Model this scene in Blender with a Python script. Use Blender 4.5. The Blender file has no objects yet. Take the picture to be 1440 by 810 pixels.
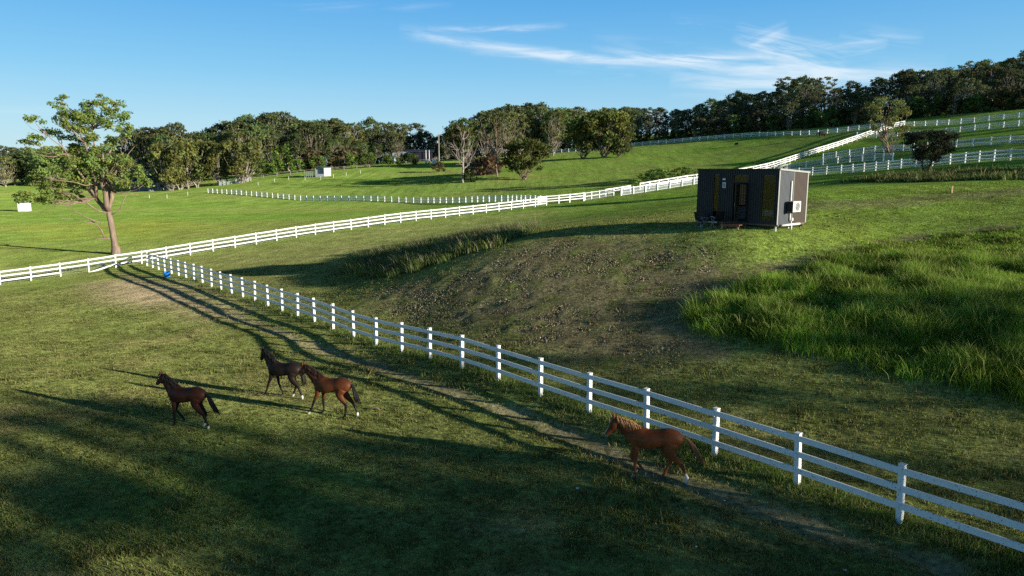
import bpy, bmesh, math, random
import numpy as np
from mathutils import Vector, Matrix

random.seed(11)
rng = np.random.default_rng(11)
sc = bpy.context.scene
COL = bpy.data.collections.new("place")
sc.collection.children.link(COL)

# ------------------------------------------------------------------ camera numbers (photo pixels, 1440 wide)
F = 1010.0
PITCH = math.radians(9.3)
CP, SP = math.cos(PITCH), math.sin(PITCH)


def ray(px, py):
    u = (px - 720) / F
    v = (405 - py) / F
    return (u, CP + v * SP, -SP + v * CP)


# ------------------------------------------------------------------ terrain height: thin plate spline through surveyed points
def P(px, py, D):
    r = ray(px, py)
    return (r[0] * D, r[1] * D, r[2] * D)


CTRL = []
# along the near fence (straight line)
A0 = np.array([8.6, 14.9])
AD = np.array([-math.cos(math.radians(51.5)), math.sin(math.radians(51.5))])
A1 = A0 + AD * 2.44 * 31
for i, z in ((-4, -7.6), (0, -7.72), (5, -7.9), (10, -8.4), (15, -8.6), (20, -8.87), (25, -9.15), (31, -9.56)):
    q = A0 + AD * 2.44 * i
    CTRL.append((q[0], q[1], z))
BA = math.radians(41.5)
BD = np.array([math.cos(BA), math.sin(BA)])
for j, z in ((-8, -10.75), (-4, -10.4), (8, -7.7), (14, -6.7), (24, -5.45)):
    q = A1 + BD * 2.44 * j
    CTRL.append((q[0], q[1], z))
PLAIN = [(-20, 28, -9.3), (-11, 14, -8.6), (0, 8, -8.2), (10, 5, -7.6), (-40, 20, -9.6), (-30, 45, -10.8), (-43, 58, -12.0),
         (-60, 40, -11.5), (-7.5, 24.5, -9.0), (4.4, 17, -8.35),
         (20, 6, -7.2), (40, 0, -6.5), (70, -10, -6.0), (60, 20, -4.5), (100, 10, -3.0), (-60, -20, -9), (0, -40, -8), (60, -50, -7)]
CTRL += [(x, y, z + 0.0305 * y) for x, y, z in PLAIN]
# hill with the cabin
CTRL += [P(1089, 322, 39.6), P(980, 320, 43.6), P(1128, 317, 42.0), P(1050, 335, 38.0), P(830, 327, 45), P(930, 326, 43), P(700, 350, 45.5),
         P(600, 384, 45), P(560, 440, 39.5), P(800, 430, 34.5), P(900, 400, 36), P(980, 465, 29.0), P(1100, 375, 36.5),
         P(1440, 330, 42), P(1440, 555, 21.6), P(1250, 340, 43), P(1100, 560, 23.2), P(1300, 440, 27.5), P(950, 530, 25.5)]
# behind the crest
CTRL += [P(560, 372, 56), P(700, 330, 62), P(430, 385, 56), P(850, 312, 60), P(900, 290, 88), P(1140, 268, 62), P(1300, 255, 72),
         P(1440, 252, 62), P(650, 320, 85), P(780, 303, 90)]
# hill fences on the right
CTRL += [P(1182, 244, 119), P(1268, 237, 104), P(1334, 231, 98), P(1404, 226.6, 86), P(862, 275, 128), P(980, 256, 140), P(1088, 238, 155),
         P(1150, 214, 176), P(1200, 196, 190), P(1240, 181, 200), P(1338, 207, 128), P(1440, 200, 118), P(1230, 212, 150),
         P(1290, 191, 178), P(1440, 176, 160), P(1440, 163, 178), P(1300, 176, 195), P(1161, 187, 218), P(1055, 190, 242), P(900, 204, 268), P(780, 215, 290)]
# valley and left plain
CTRL += [P(431, 282, 185), P(300, 272, 208), P(600, 285, 165), P(700, 283, 145), P(652, 255, 190), P(735, 250, 190), P(870, 219, 228), P(500, 262, 205),
         P(160, 357, 82), P(0, 355, 86), P(0, 300, 145), P(250, 300, 145), P(400, 300, 140), P(0, 265, 245), P(250, 265, 240), P(350, 250, 255),
         P(450, 246, 235), P(620, 226, 270), P(620, 238, 240), P(900, 235, 190), P(980, 215, 220)]
# back country
BACK = [(160, 190, 12), (200, 240, 19), (120, 290, 12), (60, 340, 4), (-20, 350, -6), (-100, 340, -10), (-200, 330, -13.5), (-300, 250, -14),
         (-250, 120, -13.5), (-150, 60, -12.5), (-300, 420, -14), (300, 420, 26), (300, 150, 18), (180, 100, 6), (300, -60, -2), (-300, -60, -12), (0, 420, -2),
         (130, 50, 0)]
CTRL += [(x, y, z + 0.0305 * y) for x, y, z in BACK]
CT = np.array(CTRL, float)
SC = 100.0


def _phi(r2):
    return np.where(r2 > 1e-12, r2 * np.log(np.maximum(r2, 1e-12)) * 0.5, 0.0)


def _fit():
    X = CT[:, :2] / SC
    n = len(X)
    K = _phi(((X[:, None] - X[None]) ** 2).sum(-1)) + np.eye(n) * 0.0006
    Q = np.hstack([np.ones((n, 1)), X])
    M = np.zeros((n + 3, n + 3))
    M[:n, :n] = K; M[:n, n:] = Q; M[n:, :n] = Q.T
    return np.linalg.solve(M, np.concatenate([CT[:, 2], np.zeros(3)]))


WT = _fit()


def vnoise(x, y, seed=0):
    """smooth value noise, -1..1"""
    xi = np.floor(x).astype(np.int64); yi = np.floor(y).astype(np.int64)
    fx = x - xi; fy = y - yi
    fx = fx * fx * (3 - 2 * fx); fy = fy * fy * (3 - 2 * fy)

    def h(a, b):
        n = (a * 374761393 + b * 668265263 + seed * 974634777) & 0x7fffffff
        n = ((n ^ (n >> 13)) * 1274126177) & 0x7fffffff
        n = n ^ (n >> 16)
        return (n & 0xffff) / 32767.5 - 1
    return (h(xi, yi) * (1 - fx) + h(xi + 1, yi) * fx) * (1 - fy) + (h(xi, yi + 1) * (1 - fx) + h(xi + 1, yi + 1) * fx) * fy


def fbm(x, y, seed=0, oct=4):
    a = 0.0; s = 1.0; t = 0.0
    for o in range(oct):
        a = a + s * vnoise(x * 2 ** o, y * 2 ** o, seed + o); t += s; s *= 0.55
    return a / t


def H(x, y):
    x = np.atleast_1d(np.asarray(x, float)); y = np.atleast_1d(np.asarray(y, float))
    shp = x.shape
    xc = np.clip(x.ravel(), -300, 300) / SC; yc = np.clip(y.ravel(), -60, 420) / SC
    out = np.zeros(len(xc))
    for s in range(0, len(xc), 20000):
        a = xc[s:s + 20000]; b = yc[s:s + 20000]
        r2 = (a[:, None] - CT[None, :, 0] / SC) ** 2 + (b[:, None] - CT[None, :, 1] / SC) ** 2
        out[s:s + 20000] = _phi(r2) @ WT[:-3] + WT[-3] + WT[-2] * a + WT[-1] * b
    out = out.reshape(shp)
    return out + 0.05 * fbm(x / 5.0, y / 5.0, 3, 3)


def hz(x, y):
    return float(H(x, y)[0])


def gp(px, py, tmax=700):
    """where the sight line of a photo pixel meets the ground"""
    r = ray(px, py)
    ts = np.concatenate([np.arange(8, 80, 0.25), np.arange(80, tmax, 1.0)])
    z = r[2] * ts - H(r[0] * ts, r[1] * ts)
    k = np.argmax(z < 0)
    if not (z < 0).any():
        k = len(ts) - 1
    t = ts[k]
    if k > 0 and z[k] < 0:
        t = ts[k - 1] + (ts[k] - ts[k - 1]) * z[k - 1] / (z[k - 1] - z[k])
    return np.array([r[0] * t, r[1] * t])


def at(px, D):
    """ground point on the bearing of a photo column at a chosen depth"""
    return np.array([(px - 720) / F * D, D])


def poly(pix):
    return np.array([gp(*p) for p in pix])


def seg_dist(x, y, pts):
    d = np.full(x.shape, 1e9)
    for a, b in zip(pts[:-1], pts[1:]):
        ab = b - a
        t = np.clip(((x - a[0]) * ab[0] + (y - a[1]) * ab[1]) / (ab @ ab + 1e-9), 0, 1)
        d = np.minimum(d, np.hypot(x - a[0] - t * ab[0], y - a[1] - t * ab[1]))
    return d


def inside(x, y, pts, soft):
    """soft mask of a polygon"""
    ins = np.zeros(x.shape, bool)
    n = len(pts)
    for i in range(n):
        a = pts[i]; b = pts[(i + 1) % n]
        c = (a[1] > y) != (b[1] > y)
        with np.errstate(divide='ignore', invalid='ignore'):
            ins ^= c & (x < (b[0] - a[0]) * (y - a[1]) / (b[1] - a[1] + 1e-12) + a[0])
    d = seg_dist(x, y, np.vstack([pts, pts[:1]]))
    d = np.where(ins, d, -d)
    return np.clip(d / soft * 0.5 + 0.5, 0, 1)


def sstep(a, b, x):
    t = np.clip((x - a) / (b - a), 0, 1)
    return t * t * (3 - 2 * t)


# ------------------------------------------------------------------ object helpers
def link(o):
    COL.objects.link(o)
    return o


def tag(o, label=None, cat=None, group=None, kind=None):
    if label: o["label"] = label
    if cat: o["category"] = cat
    if group: o["group"] = group
    if kind: o["kind"] = kind
    return o


def thing(name, label, cat, loc=(0, 0, 0), rz=0.0, group=None, scale=1.0):
    o = bpy.data.objects.new(name, None)
    link(o)
    o.empty_display_size = 0.3
    o.location = loc
    o.rotation_euler = (0, 0, rz)
    o.scale = (scale,) * 3
    return tag(o, label, cat, group)


class MB:
    """collects shapes, then links them as ONE mesh object"""

    def __init__(s):
        s.v = []; s.f = []; s.c = []; s.smooth = False

    def add(s, vs, fs, col=None):
        n = len(s.v)
        s.v += [tuple(p) for p in vs]
        s.f += [tuple(i + n for i in f) for f in fs]
        if col is not None:
            s.c += [col] * len(vs)
        return s

    def box(s, lo, hi, col=None, rot=None, piv=None, bev=0.0):
        x0, y0, z0 = lo; x1, y1, z1 = hi
        vs = [(x0, y0, z0), (x1, y0, z0), (x1, y1, z0), (x0, y1, z0), (x0, y0, z1), (x1, y0, z1), (x1, y1, z1), (x0, y1, z1)]
        if rot is not None:
            piv = Vector(piv or ((x0 + x1) / 2, (y0 + y1) / 2, (z0 + z1) / 2))
            vs = [tuple(piv + rot @ (Vector(p) - piv)) for p in vs]
        return s.add(vs, [(0, 3, 2, 1), (4, 5, 6, 7), (0, 1, 5, 4), (1, 2, 6, 5), (2, 3, 7, 6), (3, 0, 4, 7)], col)

    def bar(s, a, b, w, h, up=(0, 0, 1), col=None):
        """box of section w (sideways) x h (upward) from a to b"""
        a = Vector(a); b = Vector(b)
        d = (b - a).normalized()
        sd = d.cross(Vector(up)).normalized() * (w / 2)
        u = sd.cross(d).normalized() * (h / 2)
        vs = [a - sd - u, a + sd - u, a + sd + u, a - sd + u, b - sd - u, b + sd - u, b + sd + u, b - sd + u]
        return s.add(vs, [(0, 1, 2, 3), (7, 6, 5, 4), (0, 4, 5, 1), (1, 5, 6, 2), (2, 6, 7, 3), (3, 7, 4, 0)], col)

    def tube(s, pts, rad, n=8, col=None, lat=None, rad2=None):
        """tube through points; rad2/lat make it oval (lat = sideways axis with radius rad2)"""
        pts = [Vector(p) for p in pts]
        m = len(pts)
        if not hasattr(rad, '__len__'): rad = [rad] * m
        vs = []
        prev = None
        for i, p in enumerate(pts):
            t = (pts[min(i + 1, m - 1)] - pts[max(i - 1, 0)]).normalized()
            if lat is not None:
                a = Vector(lat); a = (a - t * a.dot(t)).normalized()
            else:
                a = prev if prev is not None else (Vector((1, 0, 0)) if abs(t.x) < 0.8 else Vector((0, 1, 0)))
                a = (a - t * a.dot(t)).normalized()
                prev = a
            b = t.cross(a)
            ra = rad2[i] if rad2 is not None else rad[i]
            for k in range(n):
                w = 2 * math.pi * k / n
                vs.append(p + a * (math.cos(w) * ra) + b * (math.sin(w) * rad[i]))
        fs = []
        for i in range(m - 1):
            for k in range(n):
                fs.append((i * n + k, i * n + (k + 1) % n, (i + 1) * n + (k + 1) % n, (i + 1) * n + k))
        fs.append(tuple(range(n - 1, -1, -1)))
        fs.append(tuple((m - 1) * n + k for k in range(n)))
        return s.add(vs, fs, col)

    def lathe(s, prof, n=20, centre=(0, 0, 0), col=None, axis='z'):
        vs = []; fs = []
        for r, z in prof:
            for k in range(n):
                a = 2 * math.pi * k / n
                q = (r * math.cos(a), r * math.sin(a), z)
                if axis == 'y': q = (q[0], q[2], q[1])
                if axis == 'x': q = (q[2], q[0], q[1])
                vs.append((centre[0] + q[0], centre[1] + q[1], centre[2] + q[2]))
        for i in range(len(prof) - 1):
            for k in range(n):
                fs.append((i * n + k, i * n + (k + 1) % n, (i + 1) * n + (k + 1) % n, (i + 1) * n + k))
        return s.add(vs, fs, col)

    def mesh(s, name, mat, smooth=False):
        me = bpy.data.meshes.new(name)
        me.from_pydata([tuple(p) for p in s.v], [], s.f)
        if s.c and len(s.c) == len(s.v):
            ca = me.color_attributes.new("Col", 'FLOAT_COLOR', 'POINT')
            ca.data.foreach_set("color", np.array([(c[0], c[1], c[2], 1) for c in s.c], np.float32).ravel())
        me.materials.append(mat)
        if smooth:
            me.polygons.foreach_set("use_smooth", [True] * len(me.polygons))
        me.update()
        return me

    def build(s, name, mat, parent=None, smooth=False, bevel=0.0):
        o = bpy.data.objects.new(name, s.mesh(name, mat, smooth))
        link(o)
        if bevel:
            b = o.modifiers.new("edge", 'BEVEL'); b.width = bevel; b.segments = 1; b.limit_method = 'ANGLE'
        if parent: o.parent = parent
        return o


def np_mesh(name, V, faces_n, mat, C=None, smooth=False):
    """V: (n,k,3) arrays, every k verts one polygon"""
    n, k = V.shape[:2]
    me = bpy.data.meshes.new(name)
    me.vertices.add(n * k); me.vertices.foreach_set("co", V.reshape(-1).astype(np.float32))
    me.loops.add(n * k); me.loops.foreach_set("vertex_index", np.arange(n * k, dtype=np.int32))
    me.polygons.add(n); me.polygons.foreach_set("loop_start", np.arange(0, n * k, k, dtype=np.int32))
    if C is not None:
        ca = me.color_attributes.new("Col", 'FLOAT_COLOR', 'POINT')
        c4 = np.ones((n * k, 4), np.float32); c4[:, :3] = C.reshape(-1, 3)
        ca.data.foreach_set("color", c4.ravel())
    me.materials.append(mat)
    me.update(calc_edges=True)
    return me


def copy_tree(o, parent=None):
    c = o.copy(); COL.objects.link(c)
    c.parent = parent
    for ch in list(o.children):
        copy_tree(ch, c)
    return c


# ------------------------------------------------------------------ materials
def newmat(name):
    m = bpy.data.materials.new(name); m.use_nodes = True
    nt = m.node_tree
    for n in list(nt.nodes): nt.nodes.remove(n)
    out = nt.nodes.new("ShaderNodeOutputMaterial")
    return m, nt, out


def N(nt, t, **kw):
    n = nt.nodes.new(t)
    for k, v in kw.items():
        if k.startswith('i_'):
            n.inputs[k[2:].replace('_', ' ')].default_value = v
        else:
            setattr(n, k, v)
    return n


def simple(name, rgb, rough=0.6, var=0.15, scale=6.0, metal=0.0, bump=0.0, spec=0.3, dirt=None, dirt_amt=0.0, stretch=None):
    m, nt, out = newmat(name)
    b = N(nt, "ShaderNodeBsdfPrincipled")
    b.inputs["Roughness"].default_value = rough
    b.inputs["Metallic"].default_value = metal
    b.inputs["Specular IOR Level"].default_value = spec
    tc = N(nt, "ShaderNodeTexCoord")
    src = tc.outputs["Object"]
    if stretch:
        mp = N(nt, "ShaderNodeMapping"); mp.inputs["Scale"].default_value = stretch
        nt.links.new(src, mp.inputs[0]); src = mp.outputs[0]
    nz = N(nt, "ShaderNodeTexNoise"); nz.inputs["Scale"].default_value = scale; nz.inputs["Detail"].default_value = 5
    nt.links.new(src, nz.inputs["Vector"])
    mr = N(nt, "ShaderNodeMapRange"); mr.inputs[1].default_value = 0.25; mr.inputs[2].default_value = 0.75
    mr.inputs[3].default_value = 1 - var; mr.inputs[4].default_value = 1 + var
    nt.links.new(nz.outputs[0], mr.inputs[0])
    vm = N(nt, "ShaderNodeVectorMath", operation='SCALE'); vm.inputs[0].default_value = rgb
    nt.links.new(mr.outputs[0], vm.inputs["Scale"])
    cur = vm.outputs[0]
    if dirt:
        n2 = N(nt, "ShaderNodeTexNoise"); n2.inputs["Scale"].default_value = scale * 2.3; n2.inputs["Detail"].default_value = 6
        nt.links.new(src, n2.inputs["Vector"])
        r = N(nt, "ShaderNodeMapRange"); r.inputs[1].default_value = 0.66 - dirt_amt; r.inputs[2].default_value = 0.72 - dirt_amt
        nt.links.new(n2.outputs[0], r.inputs[0])
        mx = N(nt, "ShaderNodeMix", data_type='RGBA'); mx.inputs["B"].default_value = (*dirt, 1)
        nt.links.new(r.outputs[0], mx.inputs["Factor"]); nt.links.new(cur, mx.inputs["A"])
        cur = mx.outputs["Result"]
    nt.links.new(cur, b.inputs["Base Color"])
    if bump:
        bp = N(nt, "ShaderNodeBump"); bp.inputs["Strength"].default_value = bump; bp.inputs["Distance"].default_value = 0.02
        nt.links.new(nz.outputs[0], bp.inputs["Height"]); nt.links.new(bp.outputs[0], b.inputs["Normal"])
    nt.links.new(b.outputs[0], out.inputs[0])
    return m


def leafmat(name, trans=0.3, gain=1.0):
    m, nt, out = newmat(name)
    at_ = N(nt, "ShaderNodeVertexColor"); at_.layer_name = "Col"
    oi = N(nt, "ShaderNodeObjectInfo")
    mr = N(nt, "ShaderNodeMapRange"); mr.inputs[3].default_value = 0.65 * gain; mr.inputs[4].default_value = 1.45 * gain
    nt.links.new(oi.outputs["Random"], mr.inputs[0])
    sc_ = N(nt, "ShaderNodeVectorMath", operation='SCALE')
    nt.links.new(at_.outputs[0], sc_.inputs[0]); nt.links.new(mr.outputs[0], sc_.inputs["Scale"])
    d = N(nt, "ShaderNodeBsdfDiffuse"); t = N(nt, "ShaderNodeBsdfTranslucent"); mx = N(nt, "ShaderNodeMixShader")
    mx.inputs[0].default_value = trans
    nt.links.new(sc_.outputs[0], d.inputs[0]); nt.links.new(sc_.outputs[0], t.inputs[0])
    nt.links.new(d.outputs[0], mx.inputs[1]); nt.links.new(t.outputs[0], mx.inputs[2]); nt.links.new(mx.outputs[0], out.inputs[0])
    return m


def attrmat(name, rough=0.7, spec=0.25, sheen=0.0):
    m, nt, out = newmat(name)
    a = N(nt, "ShaderNodeVertexColor"); a.layer_name = "Col"
    tc = N(nt, "ShaderNodeTexCoord")
    nz = N(nt, "ShaderNodeTexNoise"); nz.inputs["Scale"].default_value = 9; nz.inputs["Detail"].default_value = 5
    nt.links.new(tc.outputs["Object"], nz.inputs["Vector"])
    mr = N(nt, "ShaderNodeMapRange"); mr.inputs[1].default_value = .25; mr.inputs[2].default_value = .75; mr.inputs[3].default_value = .82; mr.inputs[4].default_value = 1.18
    nt.links.new(nz.outputs[0], mr.inputs[0])
    vm = N(nt, "ShaderNodeVectorMath", operation='SCALE')
    nt.links.new(a.outputs[0], vm.inputs[0]); nt.links.new(mr.outputs[0], vm.inputs["Scale"])
    b = N(nt, "ShaderNodeBsdfPrincipled"); b.inputs["Roughness"].default_value = rough; b.inputs["Specular IOR Level"].default_value = spec
    nt.links.new(vm.outputs[0], b.inputs["Base Color"])
    nt.links.new(b.outputs[0], out.inputs[0])
    return m


M = {}
M['white'] = simple('white_paint', (0.86, 0.87, 0.88), 0.55, 0.05, 3.0, dirt=(0.25, 0.26, 0.27), dirt_amt=0.045, stretch=(3.0, 3.0, 3.0))
M['white_far'] = simple('white_paint_clean', (0.87, 0.88, 0.89), 0.6, 0.05, 2.0)
M['bark'] = simple('bark', (0.23, 0.175, 0.135), 0.9, 0.45, 2.2, bump=0.6, spec=0.1, stretch=(2, 2, 0.5))
M['bark_red'] = simple('reddish_bark', (0.27, 0.20, 0.155), 0.9, 0.4, 1.8, bump=0.6, spec=0.1, stretch=(2, 2, 0.5))
M['bark_pale'] = simple('pale_bark', (0.36, 0.31, 0.26), 0.9, 0.4, 1.5, bump=0.4, spec=0.1, stretch=(2, 2, 0.5))
M['bark_dark'] = simple('dark_bark', (0.10, 0.08, 0.065), 0.9, 0.4, 1.5, bump=0.4, spec=0.1)
M['bark_dead'] = simple('dead_wood', (0.34, 0.30, 0.27), 0.9, 0.3, 1.5, bump=0.3, spec=0.1)
M['leaf'] = leafmat('leaves', 0.38, 1.5)
M['clod'] = leafmat('clods', 0.0)
M['grass'] = leafmat('grass_blades', 0.35)
M['horse'] = attrmat('horse_coat', 0.55, 0.22)
M['hair'] = attrmat('horse_hair', 0.6, 0.3)
M['eye'] = simple('eye', (0.01, 0.008, 0.006), 0.15, 0.05, 5)
M['clad'] = simple('dark_cladding', (0.022, 0.025, 0.033), 0.5, 0.2, 4, stretch=(6, 6, 0.4))
M['clad_grey'] = simple('grey_cladding', (0.10, 0.112, 0.13), 0.6, 0.15, 4, stretch=(6, 6, 0.4))
M['clad_brown'] = simple('brown_cladding', (0.085, 0.068, 0.058), 0.6, 0.15, 4, stretch=(6, 6, 0.4))
M['black'] = simple('black_metal', (0.015, 0.015, 0.017), 0.4, 0.1, 5)
M['trim'] = simple('silver_trim', (0.45, 0.45, 0.45), 0.4, 0.08, 5, metal=0.3)
M['plastic'] = simple('white_plastic', (0.75, 0.75, 0.73), 0.4, 0.05, 5)
M['grey'] = simple('grey_metal', (0.3, 0.31, 0.33), 0.5, 0.12, 5)
M['galv'] = simple('galvanised', (0.33, 0.36, 0.40), 0.45, 0.2, 4, metal=0.4)
M['rubber'] = simple('rubber', (0.02, 0.02, 0.02), 0.8, 0.2, 8)
M['red_deck'] = simple('red_timber', (0.2, 0.085, 0.06), 0.7, 0.2, 5, stretch=(1, 8, 8))
M['timber'] = simple('pale_timber', (0.48, 0.33, 0.16), 0.7, 0.2, 5, stretch=(8, 8, 1))
M['old_timber'] = simple('weathered_timber', (0.30, 0.27, 0.24), 0.85, 0.25, 5)
M['blue'] = simple('blue_plastic', (0.015, 0.22, 0.75), 0.4, 0.1, 5)
M['cloth'] = simple('white_linen', (0.78, 0.82, 0.9), 0.8, 0.08, 4)
M['curtain'] = simple('peach_curtain', (0.85, 0.48, 0.30), 0.8, 0.15, 5, stretch=(14, 14, .5))
M['room'] = simple('room_lining', (0.16, 0.12, 0.09), 0.7, 0.15, 4)
M['roof_blue'] = simple('blue_grey_roof', (0.03, 0.04, 0.075), 0.6, 0.2, 2, stretch=(1, 1, 1))
M['roof_grey'] = simple('grey_roof', (0.16, 0.18, 0.21), 0.5, 0.15, 2)
M['wall_house'] = simple('house_wall', (0.24, 0.22, 0.22), 0.8, 0.12, 2)
M['wall_white'] = simple('white_sheet', (0.8, 0.8, 0.8), 0.5, 0.05, 2)
M['rock'] = simple('pale_rock', (0.55, 0.52, 0.47), 0.9, 0.25, 3, bump=0.5)
M['asphalt'] = simple('asphalt', (0.055, 0.055, 0.065), 0.9, 0.15, 3)
M['dark_shed'] = simple('dark_shed', (0.018, 0.016, 0.035), 0.7, 0.3, 2)
M['cattle'] = simple('dark_hide', (0.02, 0.016, 0.013), 0.6, 0.2, 4)
M['wire'] = simple('wire', (0.55, 0.60, 0.66), 0.5, 0.05, 2, metal=0.2)
M['litter'] = simple('white_litter', (0.75, 0.75, 0.75), 0.7, 0.1, 5)

m, nt, out = newmat('window_glass')
b = N(nt, "ShaderNodeBsdfGlossy"); b.inputs["Roughness"].default_value = 0.04; b.inputs[0].default_value = (0.07, 0.075, 0.08, 1)
t = N(nt, "ShaderNodeBsdfTransparent"); t.inputs[0].default_value = (0.88, 0.9, 0.88, 1)
x = N(nt, "ShaderNodeMixShader"); x.inputs[0].default_value = 0.4
nt.links.new(t.outputs[0], x.inputs[1]); nt.links.new(b.outputs[0], x.inputs[2]); nt.links.new(x.outputs[0], out.inputs[0])
M['glass'] = m

# ------------------------------------------------------------------ camera, sun, sky
cam = bpy.data.cameras.new("camera")
co = bpy.data.objects.new("camera", cam); link(co)
cam.sensor_fit = 'HORIZONTAL'; cam.sensor_width = 36.0
cam.lens = 36.0 * F / 1440.0
cam.clip_start = 0.1; cam.clip_end = 6000
co.location = (0, 0, 0)
co.rotation_euler = (math.pi / 2 - PITCH, 0, 0)
sc.camera = co

SUN_EL = math.radians(11.8)
SD = Vector((0.885, -0.465, 0)).normalized()
SUN = Vector((SD.x * math.cos(SUN_EL), SD.y * math.cos(SUN_EL), math.sin(SUN_EL)))
sl = bpy.data.lights.new("sun", 'SUN'); sl.energy = 7.5; sl.angle = math.radians(0.55); sl.color = (1.0, 0.91, 0.74)
so = bpy.data.objects.new("sun", sl); link(so)
so.rotation_euler = SUN.to_track_quat('Z', 'Y').to_euler()
so.location = (60, -30, 60)

w = bpy.data.worlds.new("World"); sc.world = w; w.use_nodes = True
nt = w.node_tree
for n in list(nt.nodes): nt.nodes.remove(n)
wo = N(nt, "ShaderNodeOutputWorld"); bg = N(nt, "ShaderNodeBackground"); bg.inputs[1].default_value = 0.15
sky = N(nt, "ShaderNodeTexSky"); sky.sky_type = 'NISHITA'; sky.sun_disc = False
sky.sun_elevation = SUN_EL
sky.sun_rotation = math.atan2(SUN.x, SUN.y)
sky.altitude = 50; sky.air_density = 1.0; sky.dust_density = 0.3; sky.ozone_density = 2.0
tc = N(nt, "ShaderNodeTexCoord")
sep = N(nt, "ShaderNodeSeparateXYZ"); nt.links.new(tc.outputs["Generated"], sep.inputs[0])


def mathn(op, a, b=None, c=None, clamp=False):
    n = N(nt, "ShaderNodeMath", operation=op); n.use_clamp = clamp
    for i, q in enumerate((a, b, c)):
        if q is None: continue
        if isinstance(q, (int, float)): n.inputs[i].default_value = q
        else: nt.links.new(q, n.inputs[i])
    return n.outputs[0]


hue = N(nt, "ShaderNodeHueSaturation"); hue.inputs["Saturation"].default_value = 1.3; hue.inputs["Hue"].default_value = 0.49; hue.inputs["Value"].default_value = 1.0
nt.links.new(sky.outputs[0], hue.inputs["Color"])
# cirrus: cloud sheet on a plane overhead, az/el coordinates
az = mathn('ARCTAN2', sep.outputs[0], sep.outputs[1])
elv = mathn('ARCSINE', sep.outputs[2])


def streak(a0, e0, a1, e1, width, amp, tex_scale, thr):
    """a wispy band from one bearing to another"""
    la = a1 - a0; le = e1 - e0; L = math.hypot(la, le)
    ux, uy = la / L, le / L
    da = mathn('SUBTRACT', az, a0); de = mathn('SUBTRACT', elv, e0)
    s = mathn('ADD', mathn('MULTIPLY', da, ux), mathn('MULTIPLY', de, uy))
    t = mathn('ADD', mathn('MULTIPLY', da, -uy), mathn('MULTIPLY', de, ux))
    cb = N(nt, "ShaderNodeCombineXYZ")
    nt.links.new(mathn('MULTIPLY', s, tex_scale), cb.inputs[0]); nt.links.new(mathn('MULTIPLY', t, tex_scale * 9), cb.inputs[1])
    cb.inputs[2].default_value = a0 * 31 + e0 * 17
    nz = N(nt, "ShaderNodeTexNoise"); nz.inputs["Scale"].default_value = 1.0; nz.inputs["Detail"].default_value = 7; nz.inputs["Roughness"].default_value = 0.62
    nz.inputs["Distortion"].default_value = 0.6
    nt.links.new(cb.outputs[0], nz.inputs["Vector"])
    # bend the centre line
    bend = mathn('MULTIPLY', mathn('MULTIPLY', s, mathn('SUBTRACT', L, s)), -0.22)
    tt = mathn('SUBTRACT', t, bend)
    g = mathn('DIVIDE', tt, width)
    fall = mathn('POWER', 2.718, mathn('MULTIPLY', mathn('MULTIPLY', g, g), -1.0))
    e = mathn('DIVIDE', s, L)
    ends = mathn('MULTIPLY', mathn('MULTIPLY', e, mathn('SUBTRACT', 1.0, e)), 4.0, clamp=True)
    ends = mathn('POWER', mathn('MAXIMUM', ends, 0.0), 0.6)
    mr = N(nt, "ShaderNodeMapRange"); mr.inputs[1].default_value = thr + .05; mr.inputs[2].default_value = thr + 0.36; mr.interpolation_type = 'SMOOTHSTEP'
    nt.links.new(nz.outputs[0], mr.inputs[0])
    return mathn('MULTIPLY', mathn('MULTIPLY', mathn('MULTIPLY', fall, ends), mr.outputs[0]), amp)


def azel(px, py):
    r = Vector(ray(px, py)).normalized()
    return math.atan2(r.x, r.y), math.asin(r.z)


cl = None
for (x0, y0, x1, y1, wd, amp, ts, thr) in (
        (560, 42, 1090, 78, 0.0075, 0.95, 7, 0.28), (830, 62, 1330, 100, 0.014, 0.75, 6, 0.33), (1030, 48, 1190, 92, 0.014, 0.9, 8, 0.33),
        (940, 115, 1330, 108, 0.016, 0.75, 6, 0.30), (660, 75, 830, 73, 0.004, 0.5, 9, 0.35), (940, 30, 1090, 42, 0.008, 0.3, 10, 0.4), (1050, 62, 1110, 40, 0.010, 0.4, 12, 0.3), (1090, 82, 1250, 60, 0.012, 0.5, 10, 0.36), (600, 40, 800, 36, 0.004, 0.6, 10, 0.33),
        (1180, 45, 1300, 55, 0.008, 0.4, 9, 0.38), (850, 90, 900, 88, 0.005, 0.4, 12, 0.38), (330, 2, 640, 6, 0.006, 0.25, 6, 0.4), (-40, 152, 90, 150, 0.006, 0.25, 6, 0.35),
        (780, 100, 1020, 104, 0.008, 0.3, 8, 0.4)):
    a0, e0 = azel(x0, y0); a1, e1 = azel(x1, y1)
    q = streak(a0, e0, a1, e1, wd, amp, ts, thr)
    cl = q if cl is None else mathn('ADD', cl, q)
cl = mathn('MINIMUM', mathn('MULTIPLY', cl, 0.8), 0.66)
mx = N(nt, "ShaderNodeMix", data_type='RGBA')
nt.links.new(cl, mx.inputs["Factor"])
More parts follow.
